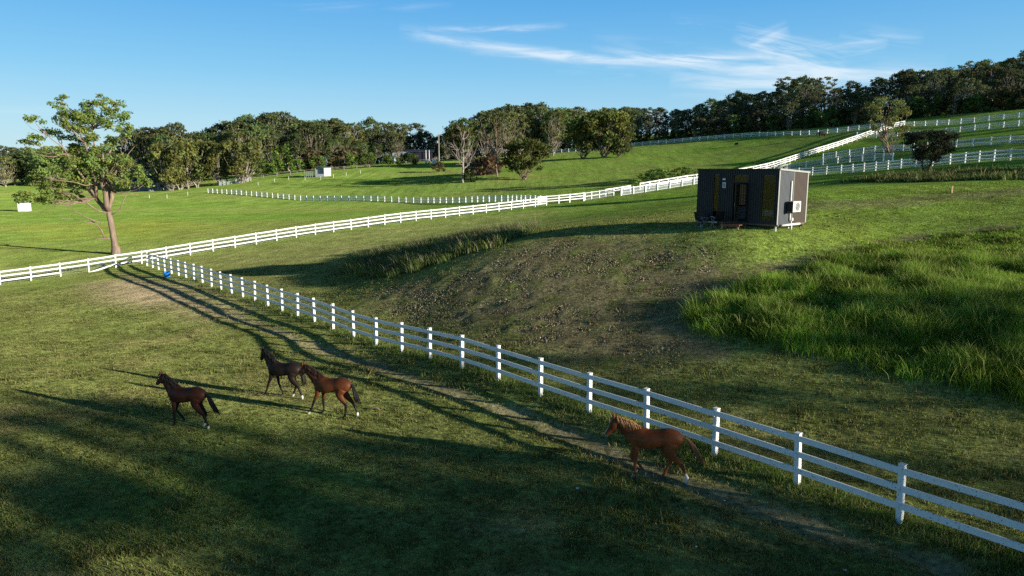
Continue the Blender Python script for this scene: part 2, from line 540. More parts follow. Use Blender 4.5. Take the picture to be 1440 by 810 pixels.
# sky colour: the Nishita sky blended with the clear blue of the day, paler towards the horizon
ramp = N(nt, "ShaderNodeValToRGB")
cr = ramp.color_ramp
stops = [(0.0, (0.54, 0.78, 0.92)), (0.06, (0.42, 0.72, 0.93)), (0.13, (0.23, 0.58, 0.91)), (0.21, (0.122, 0.44, 0.87)), (0.28, (0.082, 0.345, 0.775)), (0.40, (0.022, 0.055, 0.11)), (1.0, (0.008, 0.02, 0.04))]
cr.elements[0].position = stops[0][0]; cr.elements[0].color = (*stops[0][1], 1)
cr.elements[1].position = stops[-1][0]; cr.elements[1].color = (*stops[-1][1], 1)
for p_, c_ in stops[1:-1]:
    e_ = cr.elements.new(p_); e_.color = (*c_, 1)
nt.links.new(sep.outputs[2], ramp.inputs[0])
rs = N(nt, "ShaderNodeVectorMath", operation='SCALE'); rs.inputs["Scale"].default_value = 1 / 0.15
nt.links.new(ramp.outputs[0], rs.inputs[0])
tint = N(nt, "ShaderNodeMix", data_type='RGBA'); tint.inputs["Factor"].default_value = 0.85
nt.links.new(hue.outputs[0], tint.inputs["A"]); nt.links.new(rs.outputs[0], tint.inputs["B"])
SKYOUT = tint.outputs["Result"]
nt.links.new(SKYOUT, mx.inputs["A"]); mx.inputs["B"].default_value = (6.2, 6.6, 6.9, 1)
nt.links.new(mx.outputs["Result"], bg.inputs[0])
nt.links.new(bg.outputs[0], wo.inputs[0])

sc.view_settings.view_transform = 'Standard'; sc.view_settings.look = 'None'; sc.view_settings.exposure = 0
sc.render.engine = 'CYCLES'
sc.cycles.use_denoising = False
sc.cycles.max_bounces = 5; sc.cycles.diffuse_bounces = 2; sc.cycles.glossy_bounces = 2; sc.cycles.transparent_max_bounces = 12
sc.cycles.caustics_reflective = False; sc.cycles.caustics_refractive = False

# ------------------------------------------------------------------ the ground
PLY = {
    'mound': poly([(500, 432), (545, 405), (640, 386), (720, 352), (780, 336), (860, 331), (960, 343), (1030, 368), (1075, 392), (985, 425), (955, 470), (960, 505), (880, 530), (800, 508), (690, 478), (590, 458)]),
    'bare': poly([(128, 398), (200, 392), (262, 402), (330, 440), (300, 448), (240, 432), (180, 430), (140, 420)]),
    'tall': poly([(968, 452), (1010, 425), (1075, 402), (1150, 378), (1230, 366), (1330, 366), (1480, 372), (1500, 575), (1400, 545), (1250, 515), (1120, 482), (1010, 466)]),
    'tall_mid': poly([(1160, 372), (1220, 345), (1330, 330), (1480, 322), (1480, 372), (1330, 366), (1230, 366)]),
    'weeds': poly([(486, 384), (500, 368), (560, 352), (620, 340), (690, 328), (740, 322), (760, 326), (700, 345), (640, 362), (600, 378), (540, 391)]),
    'yellow': poly([(30, 340), (0, 322), (60, 310), (150, 312), (250, 305), (330, 300), (300, 318), (180, 338)]),
    'olive': poly([(380, 345), (500, 325), (650, 308), (760, 296), (800, 310), (700, 330), (560, 350), (500, 372), (480, 400), (420, 440), (330, 400), (230, 372)]),
}
LANE = [gp(170, 385), gp(230, 405), gp(290, 432), gp(400, 470), gp(520, 512), gp(600, 540), gp(680, 565), gp(770, 598), gp(900, 655), gp(1040, 705), gp(1180, 755), gp(1330, 800)]
TRACK = [gp(1420, 322), gp(1290, 336), gp(1190, 360), gp(1100, 385), gp(1020, 412), gp(960, 445), gp(945, 470), gp(1000, 495)]
TRACK2 = [gp(1130, 290), gp(1250, 285), gp(1440, 268)]


def axis(lo, hi, fine_lo, fine_hi, d0, growth):
    a = list(np.arange(fine_lo, fine_hi + 1e-6, d0))
    d = d0; x = a[-1]
    while x < hi:
        d *= growth; x += d; a.append(x)
    d = d0; x = a[0]
    while x > lo:
        d *= growth; x -= d; a.insert(0, x)
    return np.array(a)


gx = axis(-2600, 2600, -24, 34, 0.3, 1.035)
gy = axis(-400, 4200, 10, 50, 0.3, 1.035)
GX, GY = np.meshgrid(gx, gy)
GZ = H(GX, GY)
mound = inside(GX, GY, PLY['mound'], 1.2)
tallm = inside(GX, GY, PLY['tall'], 0.8)


def masks(x, y):
    mo = inside(x, y, PLY['mound'], 1.5)
    ba = inside(x, y, PLY['bare'], 2.0)
    ta = inside(x, y, PLY['tall'], 0.6)
    tm = inside(x, y, PLY['tall_mid'], 1.0)
    we = inside(x, y, PLY['weeds'], 1.2)
    ye = inside(x, y, PLY['yellow'], 10.0)
    ol = inside(x, y, PLY['olive'], 3.0)
    ln = 1 - sstep(0.12, 0.62, seg_dist(x, y, LANE) + 0.25 * vnoise(x * .9, y * .9, 5))
    tr = 1 - sstep(0.5, 1.6, seg_dist(x, y, TRACK) + 0.4 * vnoise(x * .7, y * .7, 6))
    return mo, ba, ta, tm, we, ye, ol, ln, tr


def lerp(a, b, t):
    return a * (1 - t[..., None]) + np.array(b) * t[..., None]


def ground_colour(x, y):
    mo, ba, ta, tm, we, ye, ol, ln, tr = masks(x, y)
    n1 = fbm(x / 9, y / 9, 21, 4); n2 = fbm(x / 2.2, y / 2.2, 41, 4); n3 = fbm(x / 0.5, y / 0.5, 61, 3)
    near = 1 - sstep(55, 95, y + x * 0.2)
    c = np.zeros(x.shape + (3,))
    c[:] = (0.245, 0.255, 0.09)                                   # paddock grass
    c = lerp(c, (0.33, 0.275, 0.135), sstep(0.05, 0.6, n2 * 0.6 + n1 * 0.5) * 0.75)  # dry patches
    c = lerp(c, (0.165, 0.235, 0.055), sstep(0.1, 0.6, -n1) * 0.6)
    far = 1 - near
    c = lerp(c, (0.205, 0.285, 0.068), far * 0.85)
    st = fbm(x / 40, y / 9, 71, 3)
    c = lerp(c, (0.25, 0.24, 0.09), far * sstep(0.0, 0.5, st) * 0.7)
    c = lerp(c, (0.135, 0.23, 0.04), far * sstep(0.05, 0.5, -st) * 0.6)
    c = lerp(c, (0.30, 0.32, 0.05), ye * sstep(-0.2, 0.4, n1 + st) * 0.45)
    c = lerp(c, (0.31, 0.285, 0.13), ol * (0.55 + 0.3 * n2))
    hill = sstep(0, 25, x) * sstep(44, 60, y) * (1 - sstep(150, 260, y))
    c = lerp(c, (0.24, 0.37, 0.05), hill * sstep(-0.3, 0.4, fbm(x / 6, y / 3, 81, 3)) * 0.7)
    knoll = np.exp(-(((x - 13) / 9) ** 2 + ((y - 38) / 5) ** 2))
    c = lerp(c, (0.26, 0.32, 0.08), np.clip(knoll, 0, 1) * 0.7)
    sunlit_east = sstep(9, 20, x) * sstep(32, 39, y) * (1 - sstep(62, 80, y))  # sunlight on this slope is painted in as brighter grass
    c = lerp(c, (0.31, 0.42, 0.075), sunlit_east * np.clip(0.6 + 0.5 * n2, 0, 1))
    # cropped, trampled mound
    dirt = np.clip(mo * sstep(-0.35, 0.35, n3 * .7 + n2 * 0.5 + 0.2 * mo), 0, 1)
    c = lerp(c, (0.205, 0.152, 0.112), dirt * 0.85)
    c = lerp(c, (0.50, 0.36, 0.27), ba * np.clip(0.9 + 0.3 * n3, 0, 1))
    c = lerp(c, (0.33, 0.25, 0.19), ln * np.clip(0.75 + 0.3 * n3, 0, 1))
    c = lerp(c, (0.24, 0.185, 0.125), tr * 0.8)
    c = lerp(c, (0.06, 0.10, 0.02), ta * 0.8)
    c = lerp(c, (0.11, 0.16, 0.03), tm * 0.6)
    c = lerp(c, (0.07, 0.09, 0.03), we * 0.7)
    tr2 = 1 - sstep(0.6, 2.4, seg_dist(x, y, TRACK2) + 0.6 * vnoise(x * .4, y * .4, 9))
    c = lerp(c, (0.30, 0.25, 0.14), tr2 * 0.65)
    c *= np.array([1.0, 1.10, 0.92]) * (1 + 0.36 * n3 + 0.14 * n2)[..., None]
    return np.clip(c, 0.01, 0.7), mo, ba, ta, ln, tr


GC, mo_, ba_, ta_, ln_, tr_ = ground_colour(GX, GY)
fine = (1 - sstep(50, 70, GY)) * (GY > 5)
GZ = GZ + mo_ * fine * 0.065 * fbm(GX / 0.6, GY / 0.55, 91, 2) + fine * 0.022 * fbm(GX / 0.7, GY / 0.7, 92, 2) - ln_ * 0.04 * fine
ny, nx = GX.shape
me = bpy.data.meshes.new("ground")
V = np.stack([GX, GY, GZ], -1).reshape(-1, 3).astype(np.float32)
idx = np.arange(ny * nx).reshape(ny, nx)
Fq = np.stack([idx[:-1, :-1], idx[:-1, 1:], idx[1:, 1:], idx[1:, :-1]], -1).reshape(-1, 4).astype(np.int32)
me.vertices.add(len(V)); me.vertices.foreach_set("co", V.ravel())
me.loops.add(Fq.size); me.loops.foreach_set("vertex_index", Fq.ravel())
me.polygons.add(len(Fq)); me.polygons.foreach_set("loop_start", np.arange(0, Fq.size, 4, dtype=np.int32))
me.polygons.foreach_set("use_smooth", np.ones(len(Fq), bool))
ca = me.color_attributes.new("Col", 'FLOAT_COLOR', 'POINT')
c4 = np.ones((len(V), 4), np.float32); c4[:, :3] = GC.reshape(-1, 3); ca.data.foreach_set("color", c4.ravel())
me.update(calc_edges=True)
m, nt, out = newmat('paddock_ground')
a = N(nt, "ShaderNodeVertexColor"); a.layer_name = "Col"
tc = N(nt, "ShaderNodeTexCoord")
n1 = N(nt, "ShaderNodeTexNoise"); n1.inputs["Scale"].default_value = 5.0; n1.inputs["Detail"].default_value = 8; n1.inputs["Roughness"].default_value = 0.7
n2 = N(nt, "ShaderNodeTexNoise"); n2.inputs["Scale"].default_value = 0.45; n2.inputs["Detail"].default_value = 8; n2.inputs["Roughness"].default_value = 0.65
for q in (n1, n2): nt.links.new(tc.outputs["Object"], q.inputs["Vector"])
r1 = N(nt, "ShaderNodeMapRange"); r1.inputs[1].default_value = .3; r1.inputs[2].default_value = .7; r1.inputs[3].default_value = .3; r1.inputs[4].default_value = 1.7
r2 = N(nt, "ShaderNodeMapRange"); r2.inputs[1].default_value = .3; r2.inputs[2].default_value = .7; r2.inputs[3].default_value = .72; r2.inputs[4].default_value = 1.28
nt.links.new(n1.outputs[0], r1.inputs[0]); nt.links.new(n2.outputs[0], r2.inputs[0])
mu = N(nt, "ShaderNodeMath", operation='MULTIPLY'); nt.links.new(r1.outputs[0], mu.inputs[0]); nt.links.new(r2.outputs[0], mu.inputs[1])
vm = N(nt, "ShaderNodeVectorMath", operation='SCALE'); nt.links.new(a.outputs[0], vm.inputs[0]); nt.links.new(mu.outputs[0], vm.inputs["Scale"])
d = N(nt, "ShaderNodeBsdfDiffuse"); d.inputs["Roughness"].default_value = 0.6
bp = N(nt, "ShaderNodeBump"); bp.inputs["Strength"].default_value = 0.9; bp.inputs["Distance"].default_value = 0.09
nt.links.new(n1.outputs[0], bp.inputs["Height"]); nt.links.new(bp.outputs[0], d.inputs["Normal"])
bp2 = N(nt, "ShaderNodeBump"); bp2.inputs["Strength"].default_value = 0.35; bp2.inputs["Distance"].default_value = 0.3
nt.links.new(n2.outputs[0], bp2.inputs["Height"]); nt.links.new(bp2.outputs[0], bp.inputs["Normal"])
nt.links.new(vm.outputs[0], d.inputs[0]); nt.links.new(d.outputs[0], out.inputs[0])
me.materials.append(m)
ground = bpy.data.objects.new("ground", me); link(ground); tag(ground, "rolling grass paddocks with worn dirt tracks", "ground", kind="structure")


def surf(x, y):
    """ground height with its small relief"""
    z = H(x, y)
    return z


# ------------------------------------------------------------------ grass
def blades(x, y, h, wd, col, lean=0.35, sink=0.01, zoff=0.0):
    n = len(x)
    z = H(x, y) - sink + zoff
    a = rng.uniform(0, 2 * np.pi, n)
    la = rng.uniform(0, 2 * np.pi, n); ll = rng.uniform(0.05, lean, n) * h
    V = np.zeros((n, 3, 3))
    V[:, 0] = np.stack([x - np.cos(a) * wd, y - np.sin(a) * wd, z], -1)
    V[:, 1] = np.stack([x + np.cos(a) * wd, y + np.sin(a) * wd, z], -1)
    V[:, 2] = np.stack([x + np.cos(la) * ll, y + np.sin(la) * ll, z + h], -1)
    C = np.repeat(col[:, None, :], 3, 1)
    return V, C


def view_sample(n, ymin, ymax, xpad=1.0):
    """points over the strip of paddock in front of the camera, thinning with distance"""
    u = rng.uniform(0, 1, n)
    y = ymin * (ymax / ymin) ** u
    x = rng.uniform(-0.80, 0.80, n) * (y + 1.5)
    return x, y


def grow_turf(n):
    x, y = view_sample(n, 10.5, 62)
    # gather into little tufts
    k = n // 5
    cx, cy = x[:k], y[:k]
    j = rng.integers(0, k, n)
    x = cx[j] + rng.normal(0, 0.045, n) * (1 + y[j] / 40); y = cy[j] + rng.normal(0, 0.04, n) * (1 + y[j] / 40)
    c, mo, ba, ta, ln, tr = ground_colour(x, y)
    keep = rng.uniform(0, 1, n) > np.clip(np.maximum.reduce([ba * 0.93, ln * 0.97, tr * 0.85, mo * 0.35, ta * 0.9]), 0, 1)
    x, y, c, mo = x[keep], y[keep], c[keep], mo[keep]
    n = len(x)
    tone = rng.choice([.35, .6, .85, 1.1, 1.45], k)[j][keep]
    h = rng.uniform(0.03, 0.085, n) * (1 + 0.8 * sstep(0.1, 0.6, fbm(x / 3, y / 3, 33, 3)))
    # ranker tufts here and there
    rank = sstep(0.28, 0.5, vnoise(x / 0.45, y / 0.45, 77)) * sstep(-0.2, 0.4, fbm(x / 4, y / 4, 78, 2))
    h *= 1 + 1.1 * rank
    # longer unmown grass under the fence line
    dA = seg_dist(x, y, np.array([A0 - AD * 8, A1]))
    h *= 1 + 2.2 * (1 - sstep(0.15, 0.75, dA + 0.3 * vnoise(x * .6, y * .6, 12)))
    c = c * (tone[:, None] * rng.uniform(0.75, 1.25, (n, 1)) * (1 - 0.25 * rank[:, None])) * np.array([1.0, 1.0, 0.9])
    under = (1 - sstep(0.2, 0.8, dA))[:, None]
    c = c * (1 - under) + np.array([0.13, 0.21, 0.045]) * rng.uniform(0.6, 1.4, (n, 1)) * under
    dry = rng.uniform(0, 1, n) < 0.16
    c[dry] = np.array([0.46, 0.38, 0.2]) * rng.uniform(0.6, 1.1, (dry.sum(), 1))
    c = lerp(c, (0.22, 0.175, 0.10), mo * rng.uniform(0, 1, n) ** .7)
    wd = rng.uniform(0.008, 0.016, n) * np.sqrt(y / 18)
    V, C = blades(x, y, h, wd, c, 0.9, zoff=0.0)
    o = bpy.data.objects.new("turf_grass", np_mesh("turf_grass", V, 3, M['grass'], C)); link(o)
    tag(o, "short cropped grass covering the horse paddock", "grass", kind="stuff")


def tall_blades(x, y, h, wd, col, lean):
    """bent blades of two quads and a tip: three polygons of 4 verts (tip degenerate-free)"""
    n = len(x)
    z = H(x, y) - 0.02
    a = rng.uniform(0, 2 * np.pi, n)
    la = rng.uniform(0, 2 * np.pi, n) * 0.6 + 2.0; ll = lean * h
    sx, sy = np.cos(a) * wd, np.sin(a) * wd

    def pt(f, wf, sg):
        b = f ** 2
        return np.stack([x + np.cos(la) * ll * b + sg * sx * wf, y + np.sin(la) * ll * b + sg * sy * wf, z + h * (f - 0.25 * f * f * lean * 1.2)], -1)
    Q = []
    for f0, f1, w0, w1 in ((0, .45, 1, .85), (.45, .8, .85, .55), (.8, 1.0, .55, .08)):
        Q.append(np.stack([pt(f0, w0, -1), pt(f0, w0, 1), pt(f1, w1, 1), pt(f1, w1, -1)], 1))
    V = np.concatenate(Q); C = np.concatenate([np.repeat(col[:, None, :], 4, 1)] * 3)
    return V, C


def in_poly_points(pts, n):
    lo = pts.min(0); hi = pts.max(0)
    x = rng.uniform(lo[0], hi[0], n); y = rng.uniform(lo[1], hi[1], n)
    k = rng.uniform(0, 1, n) < inside(x, y, pts, 0.8)
    return x[k], y[k]


def grow_tall(name, pts, ntuft, per, hmin, hmax, label, wd=(0.008, 0.016), cols=((0.10, 0.19, 0.03), (0.16, 0.24, 0.04), (0.30, 0.29, 0.10)), spread=0.16, seed=5, lean=(0.15, 0.75)):
    tx, ty = in_poly_points(pts, ntuft)
    nt_ = len(tx)
    hgt = np.clip(0.45 + 1.15 * fbm(tx / 1.5, ty / 1.5, seed, 3), 0.0, 1)
    tc_ = rng.uniform(0, 1, nt_)
    j = np.repeat(np.arange(nt_), per)
    n = len(j)
    x = tx[j] + rng.normal(0, spread, n); y = ty[j] + rng.normal(0, spread, n)
    h = (hmin + (hmax - hmin) * hgt[j]) * rng.uniform(0.5, 1.15, n)
    c = np.array(cols)
    tone = fbm(x / 2.5, y / 2.5, seed + 9, 3)
    k = (tc_[j] * 0.6 + 0.4 * (0.5 + tone))
    col = c[0] + (c[1] - c[0]) * np.clip(k, 0, 1)[:, None]
    col *= np.clip(0.8 + 0.9 * fbm(x / 1.1, y / 1.1, seed + 3, 3), 0.35, 1.35)[:, None]
    seedhead = rng.uniform(0, 1, n) < 0.10
    col[seedhead] = c[2]; h[seedhead] *= 1.3
    col = col * rng.uniform(0.7, 1.3, (n, 1))
    V, C = tall_blades(x, y, h, rng.uniform(*wd, n), col, rng.uniform(*lean, n))
    o = bpy.data.objects.new(name, np_mesh(name, V, 4, M['grass'], C)); link(o)
    return tag(o, label, "grass", kind="stuff")


grow_turf(430000)
grow_tall("tall_grass", PLY['tall'], 21000, 14, 0.24, 0.78, "tall unmown green grass patch on the right below the cabin hill", wd=(0.005, 0.011), cols=((0.13, 0.27, 0.03), (0.25, 0.39, 0.05), (0.36, 0.40, 0.12)), lean=(0.15, 0.75), spread=0.17)
grow_tall("meadow_grass", PLY['tall_mid'], 4500, 14, 0.08, 0.28, "knee-high bright green grass on the rise behind the tall grass", wd=(0.012, 0.022), cols=((0.20, 0.36, 0.04), (0.28, 0.42, 0.06), (0.42, 0.40, 0.14)), seed=15)
grow_tall("weeds", PLY['weeds'], 2600, 16, 0.5, 1.1, "rough weeds and long grass in the dip behind the trampled mound", wd=(0.012, 0.024), cols=((0.15, 0.22, 0.06), (0.24, 0.30, 0.09), (0.36, 0.29, 0.2)), seed=25, spread=0.25)


def grow_clods(n):
    """loose clods of earth and dung on the trampled ground"""
    x, y = in_poly_points(PLY['mound'], n)
    m_ = len(x)
    keep_ = fbm(x / 1.6, y / 1.6, 55, 3) + rng.uniform(-.35, .35, m_) > -0.05
    x, y = x[keep_], y[keep_]; m_ = len(x)
    r = rng.uniform(0.02, 0.055, m_) * np.where(rng.uniform(0, 1, m_) < .06, 1.6, 1.0)
    z = H(x, y)
    k = 5
    a = rng.uniform(0, 6.28, m_)[:, None] + np.arange(k)[None] * 2 * np.pi / k
    rr = r[:, None] * rng.uniform(.7, 1.2, (m_, k))
    base = np.stack([x[:, None] + np.cos(a) * rr, y[:, None] + np.sin(a) * rr, np.repeat((z - .03)[:, None], k, 1)], -1)
    apex = np.stack([x + rng.normal(0, .3, m_) * r, y + rng.normal(0, .3, m_) * r, z + r * rng.uniform(.35, .8, m_)], -1)
    tri = np.stack([base, np.roll(base, -1, 1), np.repeat(apex[:, None], k, 1)], 2).reshape(-1, 3, 3)
    pal = np.array([(.26, .19, .14), (.13, .095, .07), (.40, .32, .21), (.20, .24, .08)])
    c = pal[rng.integers(0, 4, m_)] * rng.uniform(.7, 1.3, (m_, 1))
    C = np.repeat(np.repeat(c, k, 0)[:, None, :], 3, 1)
    o = bpy.data.objects.new("dirt", np_mesh("dirt", tri, 3, M['clod'], C)); link(o)
    tag(o, "clods of dry earth strewn over the trampled mound", "dirt", kind="stuff")


grow_clods(44000)

grow_tall("bank_grass", poly([(1180, 256), (1280, 247), (1440, 240), (1520, 236), (1520, 250), (1440, 253), (1300, 256)]), 1800, 14, 0.25, 0.75, "rank grass along the bank below the hill fences, shade painted into its colour", wd=(0.03, 0.06), cols=((0.07, 0.11, 0.03), (0.12, 0.16, 0.05), (0.25, 0.22, 0.1)), seed=45, spread=0.4)  # blades coloured dark to carry the shade on this bank

# ------------------------------------------------------------------ fences
def post_mesh(w, h, mat, name='post'):
    b = MB()
    b.box((-w / 2, -w / 2, -0.3), (w / 2, w / 2, h))
    n = len(b.v)
    c = w / 2 + 0.008
    b.box((-c, -c, h + 0.002), (c, c, h + 0.022))
    me = b.mesh(name, mat)
    return me


def fence(name, label, pts, h=1.3, w=0.115, rails=(1.2, 0.82, 0.44), rail_h=0.13, rail_t=0.035, side=1, mat='white', span=2, mesh_wire=None,
          lean=0.03, broken=None, mesh_from=0, cat='fence', post_w=None, group=None):
    pts = [np.array(p, float) for p in pts]
    c = sum(pts) / len(pts)
    c = pts[len(pts) // 2]
    root = thing(name, label, cat, (c[0], c[1], hz(*c)), group=group)
    ox, oy, oz = root.location
    pm = post_mesh(post_w or w, h, M[mat])
    tops = []
    for i, p in enumerate(pts):
        q = pts[min(i + 1, len(pts) - 1)] - pts[max(i - 1, 0)]
        o = bpy.data.objects.new("post", pm); link(o); o.parent = root
        z = hz(*p)
        o.location = (p[0] - ox, p[1] - oy, z - oz)
        o.rotation_euler = (random.uniform(-lean, lean), random.uniform(-lean, lean), math.atan2(q[1], q[0]) + random.uniform(-.03, .03))
        tops.append((p, z))
    off = (w / 2 + rail_t / 2 + 0.004) * side
    for ri, rh in enumerate(rails):
        i = 0
        first = True
        while i < len(pts) - 1:
            k = min(i + (span if not (first and ri % 2) else max(1, span // 2)), len(pts) - 1)
            first = False
            b = MB()
            line = []
            for j in range(i, k + 1):
                p, z = tops[j]
                q = pts[min(j + 1, len(pts) - 1)] - pts[max(j - 1, 0)]
                q = q / np.linalg.norm(q)
                nrm = np.array([q[1], -q[0]]) * off
                line.append((p[0] + nrm[0] - ox, p[1] + nrm[1] - oy, z + rh - oz + random.uniform(-.015, .015)))
            sag = broken and broken(i, k, ri)
            if sag == 'skip':
                i = k; continue
            for a_, b_ in zip(line[:-1], line[1:]):
                a_ = Vector(a_); b_ = Vector(b_)
                dd = (b_ - a_).normalized() * 0.004
                if sag:
                    b.bar(a_ + Vector((0, 0, sag[0])), b_ + Vector((0, 0, sag[1])), rail_t, rail_h)
                else:
                    b.bar(a_ + dd, b_ - dd, rail_t, rail_h)
            b.build("rail", M[mat], root)
            i = k
    if mesh_wire:
        lo, hi, step, th = mesh_wire
        b = MB()
        for (p, z), (p2, z2) in list(zip(tops[:-1], tops[1:]))[mesh_from:]:
            L = np.linalg.norm(p2 - p)
            n = max(2, int(L / step))
            q = (p2 - p) / L
            nrm = np.array([q[1], -q[0]]) * -(w / 2 + 0.01) * side
            for k in range(n):
                t = (k + .5) / n
                x, y = p + (p2 - p) * t + nrm
                zz = z + (z2 - z) * t
                e = q * th / 2
                b.add([(x - e[0] - ox, y - e[1] - oy, zz + lo - oz), (x + e[0] - ox, y + e[1] - oy, zz + lo - oz), (x + e[0] - ox, y + e[1] - oy, zz + hi - oz), (x - e[0] - ox, y - e[1] - oy, zz + hi - oz)], [(0, 1, 2, 3)])
            for hh in np.arange(lo, hi + .01, max(step * 2, 0.15)):
                a_ = (p[0] + nrm[0] - ox, p[1] + nrm[1] - oy, z + hh - oz); b_ = (p2[0] + nrm[0] - ox, p2[1] + nrm[1] - oy, z2 + hh - oz)
                b.add([a_, b_, (b_[0], b_[1], b_[2] + th), (a_[0], a_[1], a_[2] + th)], [(0, 1, 2, 3)])
        b.build("wire_mesh", M['wire'], root)
    return root


def along(pts, spacing):
    """points every `spacing` metres along a polyline"""
    pts = [np.array(p, float) for p in pts]
    out = [pts[0]]; carry = 0.0
    for a, b in zip(pts[:-1], pts[1:]):
        L = np.linalg.norm(b - a); s = spacing - carry
        while s <= L:
            out.append(a + (b - a) * s / L); s += spacing
        carry = L - (s - spacing)
    return out


# fence along the front paddock; rails hang on the far (right) side of the posts
near = [A0 + AD * 2.44 * i for i in range(-4, 31)]
fence("paddock_fence", "weathered white three-rail fence beside the chestnut horse, with peeling rails", near, h=1.36, w=0.125,
      rails=(1.24, 0.83, 0.42), rail_h=0.15, side=-1, mesh_wire=(0.12, 1.2, 0.11, 0.003), mesh_from=15)
brk = [A1 + BD * 2.44 * i for i in range(-14, 25)]


def broke(i, k, ri):
    if ri == 2 and i <= 13 < k: return (-0.0, 0.0)
    return None


# boundary fence, bright side towards the sun; one bottom rail has dropped at one end
cross = fence("boundary_fence", "bright white three-rail fence running past the big gum tree, one bottom rail dropped", brk, h=1.34, w=0.12,
              rails=(1.22, 0.80, 0.38), rail_h=0.15, side=1, mesh_wire=(0.1, 1.2, 0.12, 0.004), span=1, broken=lambda i, k, ri: (('skip' if i == 11 else ((-0.42, 0.0) if i == 12 else None)) if ri == 2 else None))

# far mesh fence across the valley
c_pts = [at(296, 212), at(431, 186), at(520, 176), at(600, 165), at(660, 153), at(715, 140), at(762, 124)]
fence("mesh_fence", "low wire mesh fence with white posts crossing the valley floor", along(c_pts, 2.35), h=1.25, w=0.22, rails=(1.15, 0.6), rail_h=0.09, mat='white_far', span=2, mesh_wire=(0.05, 1.1, 0.26, 0.06))
# corner panels by the old gateway
e = A1 + BD * 2.44 * 24
g_pts = [e + np.array([-1.2, 3.2]), e + np.array([0.2, 3.6]), e + np.array([2.2, 3.9]), e + np.array([4.0, 4.6]), e + np.array([6.4, 6.0])]
fence("gateway_fence", "short white fence panels at the end of the boundary fence", g_pts, h=1.4, w=0.16, rails=(1.3, 0.9, 0.5), rail_h=0.16, mat='white_far', span=1)
# climbing the hill
up_pts = [at(832, 122), at(880, 130)]
fence("mesh_fence", "wire mesh fence with white posts linking the gateway panels to the uphill fence", along([e + np.array([6.6, 6.2]), at(822, 122), at(846, 126), at(866, 130)], 2.4), h=1.3, w=0.17, rails=(1.2, 0.6), rail_h=0.08, mat='white_far', span=2, mesh_wire=(0.05, 1.1, 0.3, 0.045))
hill_line = [at(850, 128), at(885, 133)]
fence("rail_fence", "short stretch of white rail fence left of the gap on the slope behind the cabin", along(hill_line, 2.4), h=1.35, w=0.17, rails=(1.25, 0.8), rail_h=0.2, mat='white_far', span=1)
hill2 = [at(898, 136), at(940, 141), at(985, 146), at(1040, 153), at(1090, 162), at(1140, 176), at(1180, 187), at(1215, 196), at(1250, 203), at(1268, 205)]
fence("rail_fence", "long bright white rail fence climbing the hill behind the cabin", along(hill2, 2.6), h=1.4, w=0.2, rails=(1.28, 0.82, 0.4), rail_h=0.2, mat='white_far', span=2)
lane2 = [at(872, 126), at(920, 131), at(985, 137), at(1060, 143), at(1100, 146), at(1165, 142), at(1220, 133), at(1258, 124)]
fence("mesh_fence", "wire mesh fence with white posts below the climbing white fence", along(lane2, 3.0), h=1.35, w=0.2, rails=(1.25,), rail_h=0.07, mat='white_far', span=2, mesh_wire=(0.05, 1.15, 0.26, 0.06))
low = [at(1100, 131), at(1182, 120), at(1268, 105), at(1335, 97), at(1404, 87), at(1470, 80), at(1530, 74)]
fence("rail_fence", "shaded white rail fence running behind the dark bush on the right", along(low, 2.9), h=1.35, w=0.16, rails=(1.22, 0.78, 0.36), rail_h=0.13, side=-1, mat='white_far', span=2, mesh_wire=(0.05, 1.2, 0.25, 0.035))
mid = [at(1150, 158), at(1215, 150), at(1275, 137), at(1340, 128), at(1440, 118), at(1520, 110)]
fence("mesh_fence", "white post fence with mesh halfway up the slope behind the twisted gum", along(mid, 2.9), h=1.3, w=0.18, rails=(1.2, 0.5), rail_h=0.08, mat='white_far', span=2, mesh_wire=(0.05, 1.15, 0.26, 0.06))
upr = [at(1195, 196), at(1290, 178), at(1360, 170), at(1440, 160), at(1520, 152)]
fence("rail_fence", "second highest white fence on the grassy slope right of the twisted gum", along(upr, 3.0), h=1.35, w=0.2, rails=(1.2, 0.7), rail_h=0.12, mat='white_far', span=2, mesh_wire=(0.05, 1.1, 0.3, 0.07))
top = [at(760, 292), at(830, 280), at(900, 268), at(980, 255), at(1055, 242), at(1161, 218), at(1240, 206), at(1343, 188), at(1440, 178), at(1520, 170)]
fence("rail_fence", "topmost white fence along the foot of the dark forest", along(top, 3.1), h=1.35, w=0.22, rails=(1.2, 0.72), rail_h=0.13, mat='white_far', span=2, mesh_wire=(0.05, 1.1, 0.3, 0.07))
# paling fence, yard fence and electric fence posts on the valley floor
fence("paling_fence", "grey white paling fence at the foot of the multi-stemmed gum", along([at(313, 236), at(358, 240)], 1.2), h=1.5, w=0.4, rails=(1.3, 0.5), rail_h=0.12, mat='grey', span=3, cat='fence', mesh_wire=(0.05, 1.4, 0.3, 0.16))
fence("yard_fence", "dark timber post and wire fence behind the white field shelter", along([at(355, 246), at(440, 250), at(560, 262), at(640, 275)], 4.5), h=1.2, w=0.18, rails=(1.1, 0.6), rail_h=0.06, mat='old_timber', span=3)


def stake(px, py):
    q = gp(px, py)
    b = MB(); b.tube([(0, 0, -.2), (0.02, 0, 1.1)], [.07, .06], 6)
    o = b.build("fence_stake", M['plastic']); o.location = (q[0], q[1], hz(*q))
    tag(o, "thin pale electric fence stake on the valley floor", "fence stake", "pale fence stakes on the valley floor")


for p in ((406, 253), (429, 253), (451, 253), (469, 250), (487, 247), (507, 244), (386, 256), (363, 261), (264, 275), (235, 279), (210, 279)):
    stake(*p)


